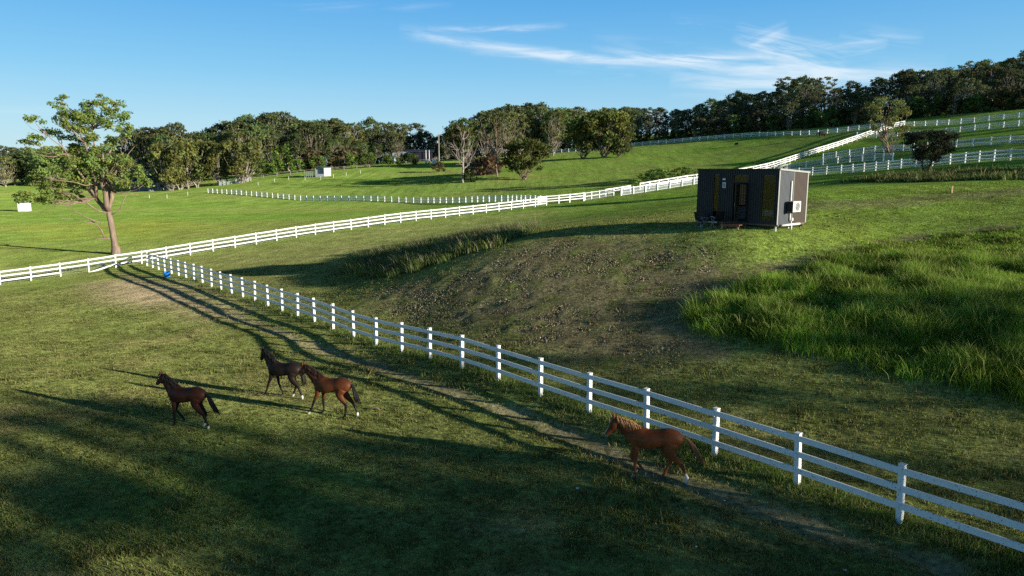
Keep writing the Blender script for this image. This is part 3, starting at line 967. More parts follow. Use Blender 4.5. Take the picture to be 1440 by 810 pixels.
# ------------------------------------------------------------------ trees
def bend(a, b, k=5, sag=0.12, jit=0.05):
    a = Vector(a); b = Vector(b); L = (b - a).length
    pts = []
    side = Vector((random.gauss(0, 1), random.gauss(0, 1), random.gauss(0, .3))).normalized() * L * sag
    for i in range(k + 1):
        t = i / k
        p = a.lerp(b, t) + side * math.sin(math.pi * t) + Vector((random.gauss(0, 1), random.gauss(0, 1), random.gauss(0, 1))) * (L * jit * (0 if i in (0, k) else 1))
        p.z += -L * 0.10 * math.sin(math.pi * t)
        pts.append(p)
    return pts


def leaf_cloud(clumps, leaf, dens, col, var=0.3, flat=0.65, aspect=0.55):
    """clumps: (x,y,z,rx,ry,rz); leaf-sized faces spread through each clump"""
    Vs = []; Cs = []
    for (cx, cy, cz, rx, ry, rz) in clumps:
        n = max(12, int(dens * (rx * ry + rx * rz + ry * rz) / 3 / (leaf * leaf)))
        u = rng.normal(0, 1, (n, 3)); u /= np.linalg.norm(u, axis=1)[:, None]
        rad = rng.uniform(0, 1, n) ** 0.42
        # ragged outline
        lump = 1 + 0.28 * np.sin(u[:, 0] * 5 + cx) * np.sin(u[:, 1] * 5 + cy * 2) + 0.2 * np.sin(u[:, 2] * 7 + cz)
        p = np.array([cx, cy, cz]) + u * (rad * lump)[:, None] * np.array([rx, ry, rz])
        nrm = u * 0.5 + rng.normal(0, 1, (n, 3)) * 0.8 + np.array([0, 0, 0.25])
        nrm /= np.linalg.norm(nrm, axis=1)[:, None]
        t = np.cross(nrm, rng.normal(0, 1, (n, 3))); t /= np.linalg.norm(t, axis=1)[:, None]
        bt = np.cross(nrm, t)
        s = leaf * rng.uniform(0.5, 1.3, n)[:, None]
        a = t * s; b = bt * s * aspect
        Vs.append(np.stack([p - a, p - b * 0.9 + a * 0.1, p + a, p + b], 1))
        tone = rng.uniform(1 - var, 1 + var)
        warm = rng.uniform(-0.12, 0.16)
        c = np.array(col) * tone * np.array([1 + warm, 1, 1 - warm])
        cc = c[None] * rng.uniform(0.72, 1.28, (n, 1))
        Cs.append(np.repeat(cc[:, None, :], 4, 1))
    return np.concatenate(Vs), np.concatenate(Cs)


def tree_from(name, label, cat, clumps, limbs, bark, leaf, dens, col, loc=(0, 0, 0), group=None, var=0.3, crown='crown', hide=False, tri=7):
    root = thing(name, label, cat, loc, group=group)
    b = MB()
    for pts, r0, r1 in limbs:
        m_ = len(pts)
        b.tube(pts, [r0 + (r1 - r0) * (i / (m_ - 1)) ** 0.8 for i in range(m_)], tri)
    b.build("trunk", M[bark], root, smooth=True)
    if clumps:
        V, C = leaf_cloud(clumps, leaf, dens, col, var)
        o = bpy.data.objects.new(crown, np_mesh(crown, V, 4, M['leaf'], C)); link(o); o.parent = root
    return root


def gum(h, base_f, R, ncl, cr, rt, bark='bark_pale', col=(0.075, 0.095, 0.035), leaf=0.38, dens=7.5, top_bias=1.0, stems=1, lean=0.05, name='gum_tree', cat='tree', flat=0.6, tri=6):
    """open-crowned eucalypt: clumps at the ends of rising limbs"""
    limbs = []; clumps = []
    heads = []
    for s in range(stems):
        a0 = random.uniform(0, 6.28)
        ln = lean if stems == 1 else 0.22
        bx = 0.0 if stems == 1 else math.cos(a0) * 0.25
        by = 0.0 if stems == 1 else math.sin(a0) * 0.25
        topp = Vector((bx + math.cos(a0) * h * ln, by + math.sin(a0) * h * ln, h * random.uniform(0.74, 0.86)))
        pts = bend((bx, by, -0.3), topp, 7, 0.03, 0.012)
        limbs.append((pts, rt / math.sqrt(stems), rt * 0.25))
        # root flare
        limbs.append(([(bx, by, -0.3), (bx, by, 0.5)], rt * 1.5 / math.sqrt(stems), rt / math.sqrt(stems)))
        heads.append(pts)
    for i in range(ncl):
        t = base_f + (1 - base_f) * ((i + random.random()) / ncl) ** (1 / top_bias)
        # envelope: widest at 60 % of the crown
        f = (t - base_f) / (1 - base_f)
        env = R * (0.55 + 0.45 * math.sin(math.pi * min(1, f * 0.8 + 0.12))) * (1.0 if f < 0.75 else math.sqrt(max(0.05, 1 - ((f - 0.75) / 0.27) ** 2)))
        a = i * 2.399 + random.uniform(-.5, .5)
        rr = env * math.sqrt(random.uniform(0.12, 1))
        s = heads[i % stems]
        k = min(len(s) - 1, max(2, int((t - 0.18) * len(s))))
        c = Vector((s[-1].x * t + math.cos(a) * rr, s[-1].y * t + math.sin(a) * rr, h * t - cr * flat * (1 if f > .85 else 0)))
        r = cr * random.uniform(0.65, 1.3)
        clumps.append((c.x, c.y, c.z, r, r, r * flat))
        limbs.append((bend(s[max(1, k - 1)], c, 4, 0.1, 0.03), rt * 0.28, rt * 0.06))
    return dict(clumps=clumps, limbs=limbs, bark=bark, leaf=leaf, dens=dens, col=col, name=name, cat=cat, tri=tri)


PROTO = {}


def proto(key, spec):
    PROTO[key] = dict(spec=spec, root=None)


def plant(key, label, xy, scale=1.0, rz=None, group=None, sx=1.0, name=None, dz=0.0):
    """place a tree of a kind: the first call builds it, later ones copy it with its trunk and crown"""
    p = PROTO[key]
    if p['root'] is None:
        s = p['spec']
        r = tree_from(name or s['name'], label, s['cat'], s['clumps'], s['limbs'], s['bark'], s['leaf'], s['dens'], s['col'], tri=s['tri'])
        p['root'] = r
    else:
        r = copy_tree(p['root'])
        r.name = name or p['spec']['name']
        if "group" in r: del r["group"]
    r.location = (xy[0], xy[1], hz(*xy) - 0.1 + dz)
    r.rotation_euler = (0, 0, random.uniform(0, 6.28) if rz is None else rz)
    r.scale = (scale * sx, scale * sx, scale)
    tag(r, label, p['spec']['cat'], group)
    return r


GREY = (0.088, 0.108, 0.052); DARK = (0.068, 0.086, 0.046); OLIVE = (0.115, 0.13, 0.05); MIDG = (0.085, 0.118, 0.042)
proto('gumA', gum(18, 0.36, 4.8, 46, 1.2, 0.36, col=GREY))
proto('gumB', gum(18, 0.42, 4.4, 42, 1.15, 0.32, col=(0.07, 0.085, 0.036), lean=0.09))
proto('gumC', gum(18, 0.3, 5.4, 52, 1.3, 0.4, col=OLIVE))
proto('gumD', gum(18, 0.46, 4.8, 40, 1.2, 0.34, col=DARK, flat=0.5))
proto('gumE', gum(18, 0.26, 5.0, 52, 1.3, 0.38, col=MIDG))
proto('gumF', gum(18, 0.6, 4.0, 24, 1.1, 0.26, col=GREY, flat=0.45, lean=0.07))
proto('round', gum(9, 0.16, 3.9, 34, 1.35, 0.24, col=(0.085, 0.10, 0.035), bark='bark', stems=3, flat=0.75))
proto('multi', gum(10, 0.22, 3.9, 46, 1.15, 0.26, col=(0.115, 0.13, 0.042), bark='bark_pale', stems=4, flat=0.7, leaf=0.36))
proto('spread', gum(10, 0.26, 5.2, 40, 1.5, 0.34, col=(0.085, 0.10, 0.03), bark='bark', stems=2, flat=0.65))
proto('young', gum(5, 0.22, 1.7, 16, 0.75, 0.09, col=(0.10, 0.16, 0.035), bark='bark', flat=0.85, leaf=0.3, name='young_tree'))
proto('shrub', gum(3, 0.06, 1.7, 16, 0.7, 0.07, col=(0.085, 0.075, 0.038), bark='bark', stems=3, flat=0.75, leaf=0.3, name='shrub', cat='shrub'))
proto('greenshrub', gum(3, 0.05, 1.9, 18, 0.75, 0.07, col=(0.06, 0.095, 0.028), bark='bark', stems=3, flat=0.7, leaf=0.3, name='shrub', cat='shrub'))
proto('brownshrub', gum(3, 0.05, 2.4, 20, 0.8, 0.07, col=(0.10, 0.07, 0.05), bark='bark', stems=3, flat=0.7, leaf=0.3, name='shrub', cat='shrub'))

proto('thicket', gum(3, 0.05, 1.7, 20, 0.6, 0.05, col=(0.11, 0.17, 0.04), bark='bark', stems=3, flat=0.7, leaf=0.2, name='shrub', cat='shrub'))

# skyline of the forest, from photo columns to tree-top rows
SKY_X = [180, 200, 240, 270, 310, 350, 400, 450, 500, 560, 590, 615, 640, 665, 700, 760, 800, 830, 860, 900, 950, 1000, 1030, 1065, 1100, 1150, 1200, 1240, 1270, 1330, 1370, 1400, 1440, 1500]
SKY_Y = [186, 175, 168, 174, 168, 162, 156, 160, 166, 168, 177, 181, 170, 162, 147, 142, 151, 146, 142, 146, 147, 138, 120, 125, 104, 110, 116, 98, 92, 88, 79, 70, 73, 70]


def top_h(px, D, drop):
    y = np.interp(px, SKY_X, SKY_Y) + drop
    r = ray(px, y)
    xy = at(px, D)
    return r[2] * D / r[1] * 1.0 - hz(*xy)


def forest_row(x0, x1, step, Dfun, drop, keys, label, group, jitD=6):
    px = x0
    n = 0
    while px < x1:
        D = Dfun(px) + random.uniform(-jitD, jitD)
        dr = random.choice(drop) + random.uniform(-4, 6)
        q = at(px, D)
        h = top_h(px, D, dr)
        if h > 4:
            plant(random.choice(keys), label, q, h / 18.0, group=group, sx=random.uniform(0.9, 1.2))
            n += 1
        px += step * random.uniform(0.7, 1.3)
    return n


def D_left(px): return np.interp(px, [180, 300, 450, 600, 760, 900], [285, 290, 300, 325, 320, 312])
def D_right(px): return np.interp(px, [840, 1000, 1100, 1200, 1300, 1400, 1500], [300, 270, 250, 235, 222, 210, 200])


nf = 0
nf += forest_row(196, 880, 13, lambda p: D_left(p) + 30, (6, 10, 14), ('gumA', 'gumB', 'gumC', 'gumE', 'gumD'), "gum closing the far side of the valley tree belt", "far side of the valley tree belt", jitD=3)
nf += forest_row(870, 1500, 12, lambda p: D_right(p) + 36, (5, 9, 14), ('gumA', 'gumB', 'gumD', 'gumE'), "gum deep inside the hilltop forest", "deep trees of the hilltop forest", jitD=3)
nf += forest_row(196, 860, 17, lambda p: D_left(p) + 16, (0, 2, 6, 12), ('gumA', 'gumB', 'gumC', 'gumE', 'gumD'), "grey-green gum in the back row of the tree belt across the valley", "back row of the valley tree belt")
nf += forest_row(202, 620, 16, lambda p: D_left(p), (12, 22, 30, 16), ('gumA', 'gumC', 'gumE', 'gumB'), "olive gum in the front row of the tree belt left of the power pole", "front row of the valley tree belt")
nf += forest_row(630, 890, 13, lambda p: D_left(p) - 4, (2, 10, 18, 4), ('gumA', 'gumC', 'gumE'), "broad gum in the tree belt between the dead trees and the hill", "tree belt behind the dead trees")
nf += forest_row(880, 1500, 16, lambda p: D_right(p) + 22, (0, 0, 4, 8), ('gumA', 'gumB', 'gumD', 'gumF', 'gumE'), "tall dark gum on the skyline of the hilltop forest", "skyline trees of the hilltop forest")
nf += forest_row(884, 1500, 14, lambda p: D_right(p) + 10, (10, 20, 26), ('gumA', 'gumB', 'gumD', 'gumD', 'gumF'), "dark gum crowded in the middle of the hilltop forest", "middle trees of the hilltop forest")
nf += forest_row(888, 1500, 18, lambda p: D_right(p), (26, 34, 42), ('gumD', 'gumA', 'gumD', 'gumB'), "shaded gum at the lower edge of the hilltop forest", "edge trees of the hilltop forest")


def far_row(x0, x1, step, D, ytop, keys, label, group):
    px = x0
    while px < x1:
        d = D + random.uniform(-8, 8)
        y = ytop + random.uniform(-5, 8)
        q = at(px, d)
        h = ray(px, y)[2] * d / ray(px, y)[1] - hz(*q)
        plant(random.choice(keys), label, q, h / 18.0, group=group, sx=random.uniform(1.1, 1.5))
        px += step * random.uniform(.7, 1.3)


far_row(-60, 200, 11, 262, 214, ('gumC', 'gumA', 'gumE'), "low brownish gum in the far tree line behind the big tree", "far tree line behind the big tree")
far_row(-60, 210, 11, 330, 208, ('gumA', 'gumD', 'gumB'), "distant gum on the flat horizon beyond the big tree", "distant trees on the flat horizon")

# understorey closing the forest floor
def under_row(x0, x1, step, Dfun, label, group, keys=('greenshrub', 'shrub'), s=(1.3, 2.4)):
    px = x0
    while px < x1:
        plant(random.choice(keys), label, at(px, Dfun(px) + random.uniform(-3, 3)), random.uniform(*s), group=group)
        px += step * random.uniform(.7, 1.3)


under_row(885, 1490, 15, lambda p: D_right(p) - 3, "dark scrubby bush along the floor of the hilltop forest", "scrub on the hilltop forest floor", s=(1.2, 2.2))
under_row(215, 870, 20, lambda p: D_left(p) + 6, "shadowy bush among the trunks of the valley tree belt", "scrub in the valley tree belt", s=(1.4, 2.4))

# trees one can tell apart (label, kind, column, depth, top row)
def single(key, label, px, D, ytop, unit, sx=1.0, rz=None, name=None, dz=0):
    q = at(px, D)
    z0 = hz(*q)
    h = ray(px, ytop)[2] * D / ray(px, ytop)[1] - z0
    return plant(key, label, q, h / unit, sx=sx, rz=rz, name=name)


single('multi', "round golden-olive gum with several pale stems beside the paling fence", 346, 236, 193, 10.4, 1.0)
single('multi', "slim olive gum just left of the round golden-olive gum", 311, 237, 196, 10.4, 0.75)
for i, (px, yt) in enumerate(((246, 205), (257, 196), (268, 201), (282, 192))):
    single('multi', ["leftmost pale-stemmed gum of the clump right of the farmhouse", "tall pale-stemmed gum second from left in the clump by the farmhouse", "short pale-stemmed gum third from left in the clump by the farmhouse", "tallest pale-stemmed gum at the right end of the clump by the farmhouse"][i], px, 232 + i * 1.5, yt, 10.4, 0.95)
single('young', "bright green round young tree in front of the dark belt", 399, 262, 199, 5.3, 0.9)
for i, (px, yt, l) in enumerate(((372, 219, "small green tree left of the bright green young tree"), (394, 222, "small bushy tree under the bright green young tree"), (422, 221, "small round tree left above the white field shelter"),
                                 (451, 217, "spreading small tree directly above the white field shelter"), (500, 214, "young tree on the mown rise right of the field shelter"), (522, 212, "young green tree beside the mown rise, mid valley"),
                                 (550, 215, "rounded young tree left of the power pole group"), (583, 213, "young tree nearest the power pole on its left"), (564, 219, "low bushy young tree between two rounded young trees"))):
    single('young', l, px, 258, yt, 5.3, random.uniform(1.1, 1.5))
single('shrub', "purple-brown shrub in the valley below the forest, left of centre", 478, 262, 203, 3.3, 1.2)
single('shrub', "reddish brown shrub below the tree belt above the mown rise", 440, 266, 206, 3.3, 1.1)
single('shrub', "small reddish shrub left of the dead tree", 622, 232, 226, 3.3, 1.2)
single('brownshrub', "wide brown thicket behind the bare dead trees", 676, 205, 214, 3.4, 1.0)
single('brownshrub', "brown bush right of the wide thicket", 692, 208, 218, 3.4, 0.9)
single('greenshrub', "dark green bush at the foot of the dead tree", 662, 190, 240, 3.3, 0.9)
single('spread', "dense spreading tree with red trunks in the middle of the valley slope", 737, 188, 191, 10.4, 0.95)
single('spread', "broad dark tree on the slope, leftmost of the three by the white fence", 817, 232, 160, 10.4, 0.95)
single('spread', "largest broad tree of the three on the slope by the white fence", 847, 229, 152, 10.4, 1.0)
single('round', "slender tree, rightmost of the three on the slope by the white fence", 868, 227, 172, 9.4, 0.85)
single('gumC', "tall sunlit gum with pale trunks behind the spreading valley tree", 777, 262, 152, 18.3, 0.85)
single('gumC', "tall open gum behind the right dead tree", 712, 262, 150, 18.3, 0.85)
single('round', "tree at the left of the dead tree behind the power pole", 645, 282, 168, 9.4, 0.8)
# hillside bush clump
for (px, D, sc_h, l) in ((893, 150, .5, "lowest leftmost shrub of the green hillside thicket behind the fence gap"), (908, 156, .75, "green shrub second from left in the hillside thicket"), (925, 161, .9, "tallest green shrub in the middle of the hillside thicket"),
                      (938, 157, .6, "small green shrub right of the tallest one in the hillside thicket"), (954, 162, .85, "wide green shrub towards the right of the hillside thicket"), (970, 163, .6, "rightmost green shrub of the hillside thicket, next to the cabin roof")):
    plant('thicket', l, at(px, D), sc_h, sx=random.uniform(1.3, 1.7))
# dark flat-topped bush on the right
bx = gum(5.4, 0.30, 3.0, 44, 0.95, 0.12, col=(0.028, 0.035, 0.022), bark='bark_dark', stems=5, flat=0.4, leaf=0.15, dens=2.6, name='bush', cat='bush')
q = gp(1302, 241)
tree_from('bush', "dark flat-topped bush in front of the shaded white fence", 'bush', bx['clumps'], bx['limbs'], 'bark_dark', 0.15, 8.0, bx['col'], (q[0], q[1], hz(*q))).scale = (0.72, 0.72, 0.92)
# twisted gum on the slope
q = gp(1253, 219)
tw = gum(13, 0.3, 4.4, 26, 1.1, 0.38, col=(0.17, 0.15, 0.06), bark='bark_pale', stems=2, flat=0.7, leaf=0.28, dens=2.0, name='gum_tree')
hgt = np.hypot(*q)
tree_from('gum_tree', "twisted half-bare gum standing among the white hill fences", 'tree', tw['clumps'], tw['limbs'], 'bark_red', 0.22, 8.0, (0.12, 0.135, 0.05), (q[0], q[1], hz(*q))).scale = (0.82, 0.82, 0.86)


# bare dead trees
def dead_tree(px, D, ytop, label, bark, seed, sx=1.0, leafy=0):
    random.seed(seed)
    q = at(px, D); z0 = hz(*q)
    h = ray(px, ytop)[2] * D / ray(px, ytop)[1] - z0
    limbs = []; clumps = []
    trunk = bend((0, 0, -.3), (random.uniform(-.4, .4), 0, h * 0.55), 6, 0.03, 0.01)
    limbs.append((trunk, h * 0.022, h * 0.013))

    def grow(p, d, L, r, lev):
        e = p + d * L
        pts = bend(p, e, 4, 0.08, 0.03)
        limbs.append((pts, r, r * 0.45))
        if lev == 0:
            if random.random() < leafy: clumps.append((e.x, e.y, e.z, .7, .7, .4))
            return
        for k in range(3 if lev > 1 else 3):
            nd = (d + Vector((random.gauss(0, .55), random.gauss(0, .55), random.gauss(0.1, .3)))).normalized()
            grow(pts[random.randint(2, 4)], nd, L * random.uniform(.5, .75), r * 0.55, lev - 1)
    for k in range(8):
        a = k * 2.4 + random.uniform(-.4, .4)
        f = random.uniform(0.3, 1)
        grow(trunk[2 + int(f * 4)], Vector((math.cos(a) * .75, math.sin(a) * .75, random.uniform(.5, 1.1))).normalized(), h * 0.27, h * 0.0085, 2)
    grow(trunk[-1], Vector((0, 0, 1)), h * 0.25, h * .011, 2)
    r = tree_from('dead_tree', label, 'tree', clumps, limbs, bark, 0.3, 2.0, (0.07, 0.09, 0.03), (q[0], q[1], z0), tri=5)
    r.scale = (sx, sx, 1.0)
    return r


dead_tree(652, 190, 172, "pale leafless dead tree, the nearer and left of the pair in the valley", 'bark_dead', 5, leafy=0.04)
dead_tree(699, 198, 168, "bare brown-stemmed dead tree, right of the pale dead tree", 'bark', 9)
random.seed(77)

# the big gum by the fence
def hero():
    sc_ = 0.0812 / 3.24
    spec = [(232, 52, 25, 14), (215, 95, 32, 16), (128, 160, 38, 18), (110, 240, 58, 20), (95, 285, 26, 13), (215, 205, 62, 25), (240, 130, 50, 25), (370, 70, 45, 26), (330, 100, 50, 28),
            (430, 75, 26, 18), (480, 62, 34, 16), (300, 140, 60, 28), (400, 150, 50, 28), (490, 125, 46, 22), (510, 170, 40, 25), (450, 240, 46, 25), (350, 215, 60, 32), (280, 180, 50, 28),
            (200, 320, 70, 32), (300, 350, 60, 36), (150, 385, 60, 26), (420, 350, 60, 32), (240, 415, 80, 28), (330, 425, 50, 32), (85, 490, 50, 22), (190, 495, 70, 24), (275, 500, 40, 20),
            (540, 395, 52, 26), (590, 430, 36, 18), (480, 430, 50, 30), (380, 390, 60, 36), (530, 330, 30, 22), (560, 360, 30, 14), (360, 130, 50, 25), (255, 290, 55, 26), (350, 300, 55, 26),
            (175, 280, 45, 20), (520, 210, 25, 14), (440, 110, 40, 22), (60, 480, 30, 14), (250, 350, 60, 34), (130, 345, 50, 26), (310, 380, 60, 34), (120, 420, 50, 24), (370, 340, 60, 34), (460, 330, 40, 26), (180, 440, 60, 26), (300, 250, 50, 26), (400, 280, 50, 26), (140, 495, 60, 24), (230, 480, 60, 24)]
    clumps = []; limbs = []
    X = lambda zx: (zx - 460) * sc_
    Z = lambda zy: (765 - zy) * sc_ * 1.02
    base = [Vector((0, 0, -0.4)), Vector((X(452), 0, Z(700))), Vector((X(440), 0.05, Z(620))), Vector((X(428), .1, Z(560)))]
    limbs.append((base, 0.37, 0.27))
    limbs.append(([Vector((0, 0, -.4)), Vector((0, 0, 0.15)), Vector((0, 0, 1.0))], 0.68, 0.4))
    forks = []
    for (fx, fz, fy, r) in ((400, 430, -.8, .26), (430, 420, .9, .27), (445, 470, .1, .22), (372, 500, .5, .22)):
        pts = bend(base[-1], (X(fx), fy, Z(fz)), 4, 0.05, 0.02)
        limbs.append((pts, r * 1.15, r)); forks.append((pts[-1], r))
    tops = []
    for i, (fx, fz, fy, r) in enumerate(((330, 250, -1.6, .15), (400, 250, .4, .15), (455, 260, 1.4, .15), (300, 330, 1.5, .13), (250, 300, -.8, .13), (500, 290, -.6, .12), (360, 180, .6, .12))):
        k = min(range(4), key=lambda j: abs(forks[j][0].x - X(fx)) + random.uniform(0, .8))
        pts = bend(forks[k][0], (X(fx), fy, Z(fz)), 5, 0.08, 0.02)
        limbs.append((pts, r * 1.2, r * 0.7)); tops.append(pts[-1])
    nodes = [f[0] for f in forks] + tops
    for (zx, zy, rx, rz) in spec:
        x = X(zx); z = Z(zy)
        dep = random.uniform(-1, 1) * (2.9 if zy < 440 else 2.2)
        k = rx * sc_ * 1.12; kz = rz * sc_ * 1.25
        for s in range(7):
            clumps.append((x + random.uniform(-.85, .85) * k, dep + random.uniform(-.9, .9) * k, z + random.uniform(-.7, .7) * kz, k * random.uniform(.3, .5), k * random.uniform(.35, .55), kz * random.uniform(.32, .55)))
        c = Vector((x, dep, z - kz * 0.5))
        near_ = min([q for q in nodes if q.z < z + 1.0] or nodes, key=lambda q: (q - c).length)
        limbs.append((bend(near_, c, 5, 0.1, 0.03), 0.085, 0.025))
        for s in range(2):
            c2 = c + Vector((random.uniform(-1, 1) * k, random.uniform(-1, 1) * k, random.uniform(0, .6) * kz))
            limbs.append((bend(near_.lerp(c, .6), c2, 3, 0.1, 0.04), 0.035, 0.012))
    # bare lower limbs
    for pl, r in (([(432, 690), (410, 690), (395, 650), (370, 620), (340, 600)], .12), ([(370, 620), (310, 606), (270, 595)], .06), ([(415, 690), (380, 690), (350, 680), (330, 655)], .055),
                  ([(425, 570), (380, 560), (330, 520), (270, 480), (190, 470)], .11), ([(330, 520), (260, 525), (200, 530), (130, 560)], .05), ([(440, 580), (480, 560), (500, 510), (520, 480), (570, 490)], .09),
                  ([(400, 620), (330, 590), (280, 560), (255, 530)], .07), ([(480, 400), (500, 330), (530, 290), (555, 260)], .07), ([(500, 330), (490, 280), (500, 250)], .05), ([(270, 595), (220, 590), (180, 580)], .03)):
        dy = random.uniform(-.6, .6)
        pts = [Vector((X(a), dy * i * .5, Z(b))) for i, (a, b) in enumerate(pl)]
        limbs.append((pts, r, r * .35))
    # stand the measured outline upright (the photo leans it outwards)
    for pts_, r0_, r1_ in limbs:
        for p_ in pts_: p_.x = p_.x * .86 + max(p_.z, 0) * .06; p_.z *= .94
    clumps = [(c_[0] * .86 + c_[2] * .06, c_[1], c_[2] * .94) + c_[3:] for c_ in clumps]
    q = at(160, 81.5)
    t_ = tree_from('gum_tree', "large spreading gum with reddish leaning trunk behind the white boundary fence", 'tree', clumps, limbs, 'bark_red', 0.15, 6.5, (0.125, 0.17, 0.048), (q[0], q[1], hz(*q)), var=0.22, tri=8)
    t_.rotation_euler = (0, 0, math.radians(29))
    return t_


hero()

# tall trees beyond the right edge of the photo, whose long shadows cross the paddock
SN = Vector((0.465, 0.885, 0)).normalized()
proto('shadeA', gum(16, 0.40, 3.6, 20, 1.25, 0.30, col=GREY, flat=0.5, dens=5.0, leaf=0.4))
proto('shadeB', gum(16, 0.34, 4.2, 22, 1.3, 0.34, col=OLIVE, flat=0.5, dens=5.0, leaf=0.4, lean=0.08))
k = 0
for (s, w_, h) in ((58, -22, 17), (64, -15, 18.5), (57, -8, 17.5), (70, -2, 19.5), (60, 3.5, 17.8), (66, 9, 18.2), (57, 11.5, 15.2), (74, 10.8, 18.5), (62, 21.4, 10.2), (57, 26.2, 14.0), (66, 29.6, 15.4), (56, 32.8, 11.2)):
    q = SD * s + SN * w_
    plant(('shadeA', 'shadeB')[k % 2], "tall gum beyond the right side of the paddock, out of the photo, shading the grass", (q.x, q.y), h / 16, group="gums beyond the right side of the paddock", sx=1.1)
    k += 1
for (s, w_, h) in ((63, 15.9, 15.5), (75, 19.3, 16.0), (70, 14.0, 19.6), (61, 12.9, 17.6)):
    q = SD * s + SN * w_
    plant('gumF', "slim bare-stemmed gum beyond the right side of the paddock, out of the photo", (q.x, q.y), h / 18, group="slim gums beyond the right side of the paddock", sx=.5)
for (x, y, h) in ((92, 48, 11), (99, 62, 12), (84, 40, 9), (128, 98, 14), (135, 112, 12), (122, 84, 11), (118, 74, 12), (150, 130, 14)):
    plant(('gumC', 'gumE')[k % 2], "gum beyond the right edge of the hill paddocks, out of the photo", (x, y), h / 18, group="gums beyond the right edge of the hill paddocks", sx=1.4)
    k += 1


# ------------------------------------------------------------------ horses
LEGS = {
    'stand': [(.50, 1.06, .13), (.43, .86, .085), (.44, .52, .053), (.44, .46, .05), (.44, .2, .034), (.44, .13, .042), (.48, .06, .038), (.51, .0, .056)],
    'lift': [(.50, 1.06, .13), (.47, .86, .085), (.58, .56, .053), (.56, .50, .05), (.38, .34, .034), (.32, .28, .042), (.27, .21, .038), (.24, .16, .05)],
    'reach': [(.52, 1.06, .13), (.52, .85, .085), (.68, .54, .053), (.70, .48, .05), (.81, .22, .034), (.85, .15, .042), (.91, .06, .038), (.95, .01, .054)],
    'under': [(.50, 1.06, .13), (.42, .86, .085), (.36, .52, .053), (.35, .47, .05), (.22, .22, .034), (.18, .15, .042), (.19, .06, .038), (.21, .0, .054)],
    'hfwd': [(-.5, 1.12, .2), (-.36, .88, .145), (-.50, .60, .075), (-.54, .54, .062), (-.42, .26, .04), (-.39, .15, .047), (-.34, .06, .04), (-.31, .0, .056)],
    'hback': [(-.54, 1.12, .2), (-.52, .88, .145), (-.80, .58, .075), (-.86, .52, .058), (-.98, .26, .04), (-1.02, .16, .047), (-1.02, .06, .04), (-1.0, .0, .056)],
    'hmid': [(-.52, 1.12, .2), (-.44, .88, .145), (-.66, .58, .075), (-.71, .53, .06), (-.68, .26, .04), (-.67, .15, .047), (-.62, .06, .04), (-.59, .0, .056)],
}


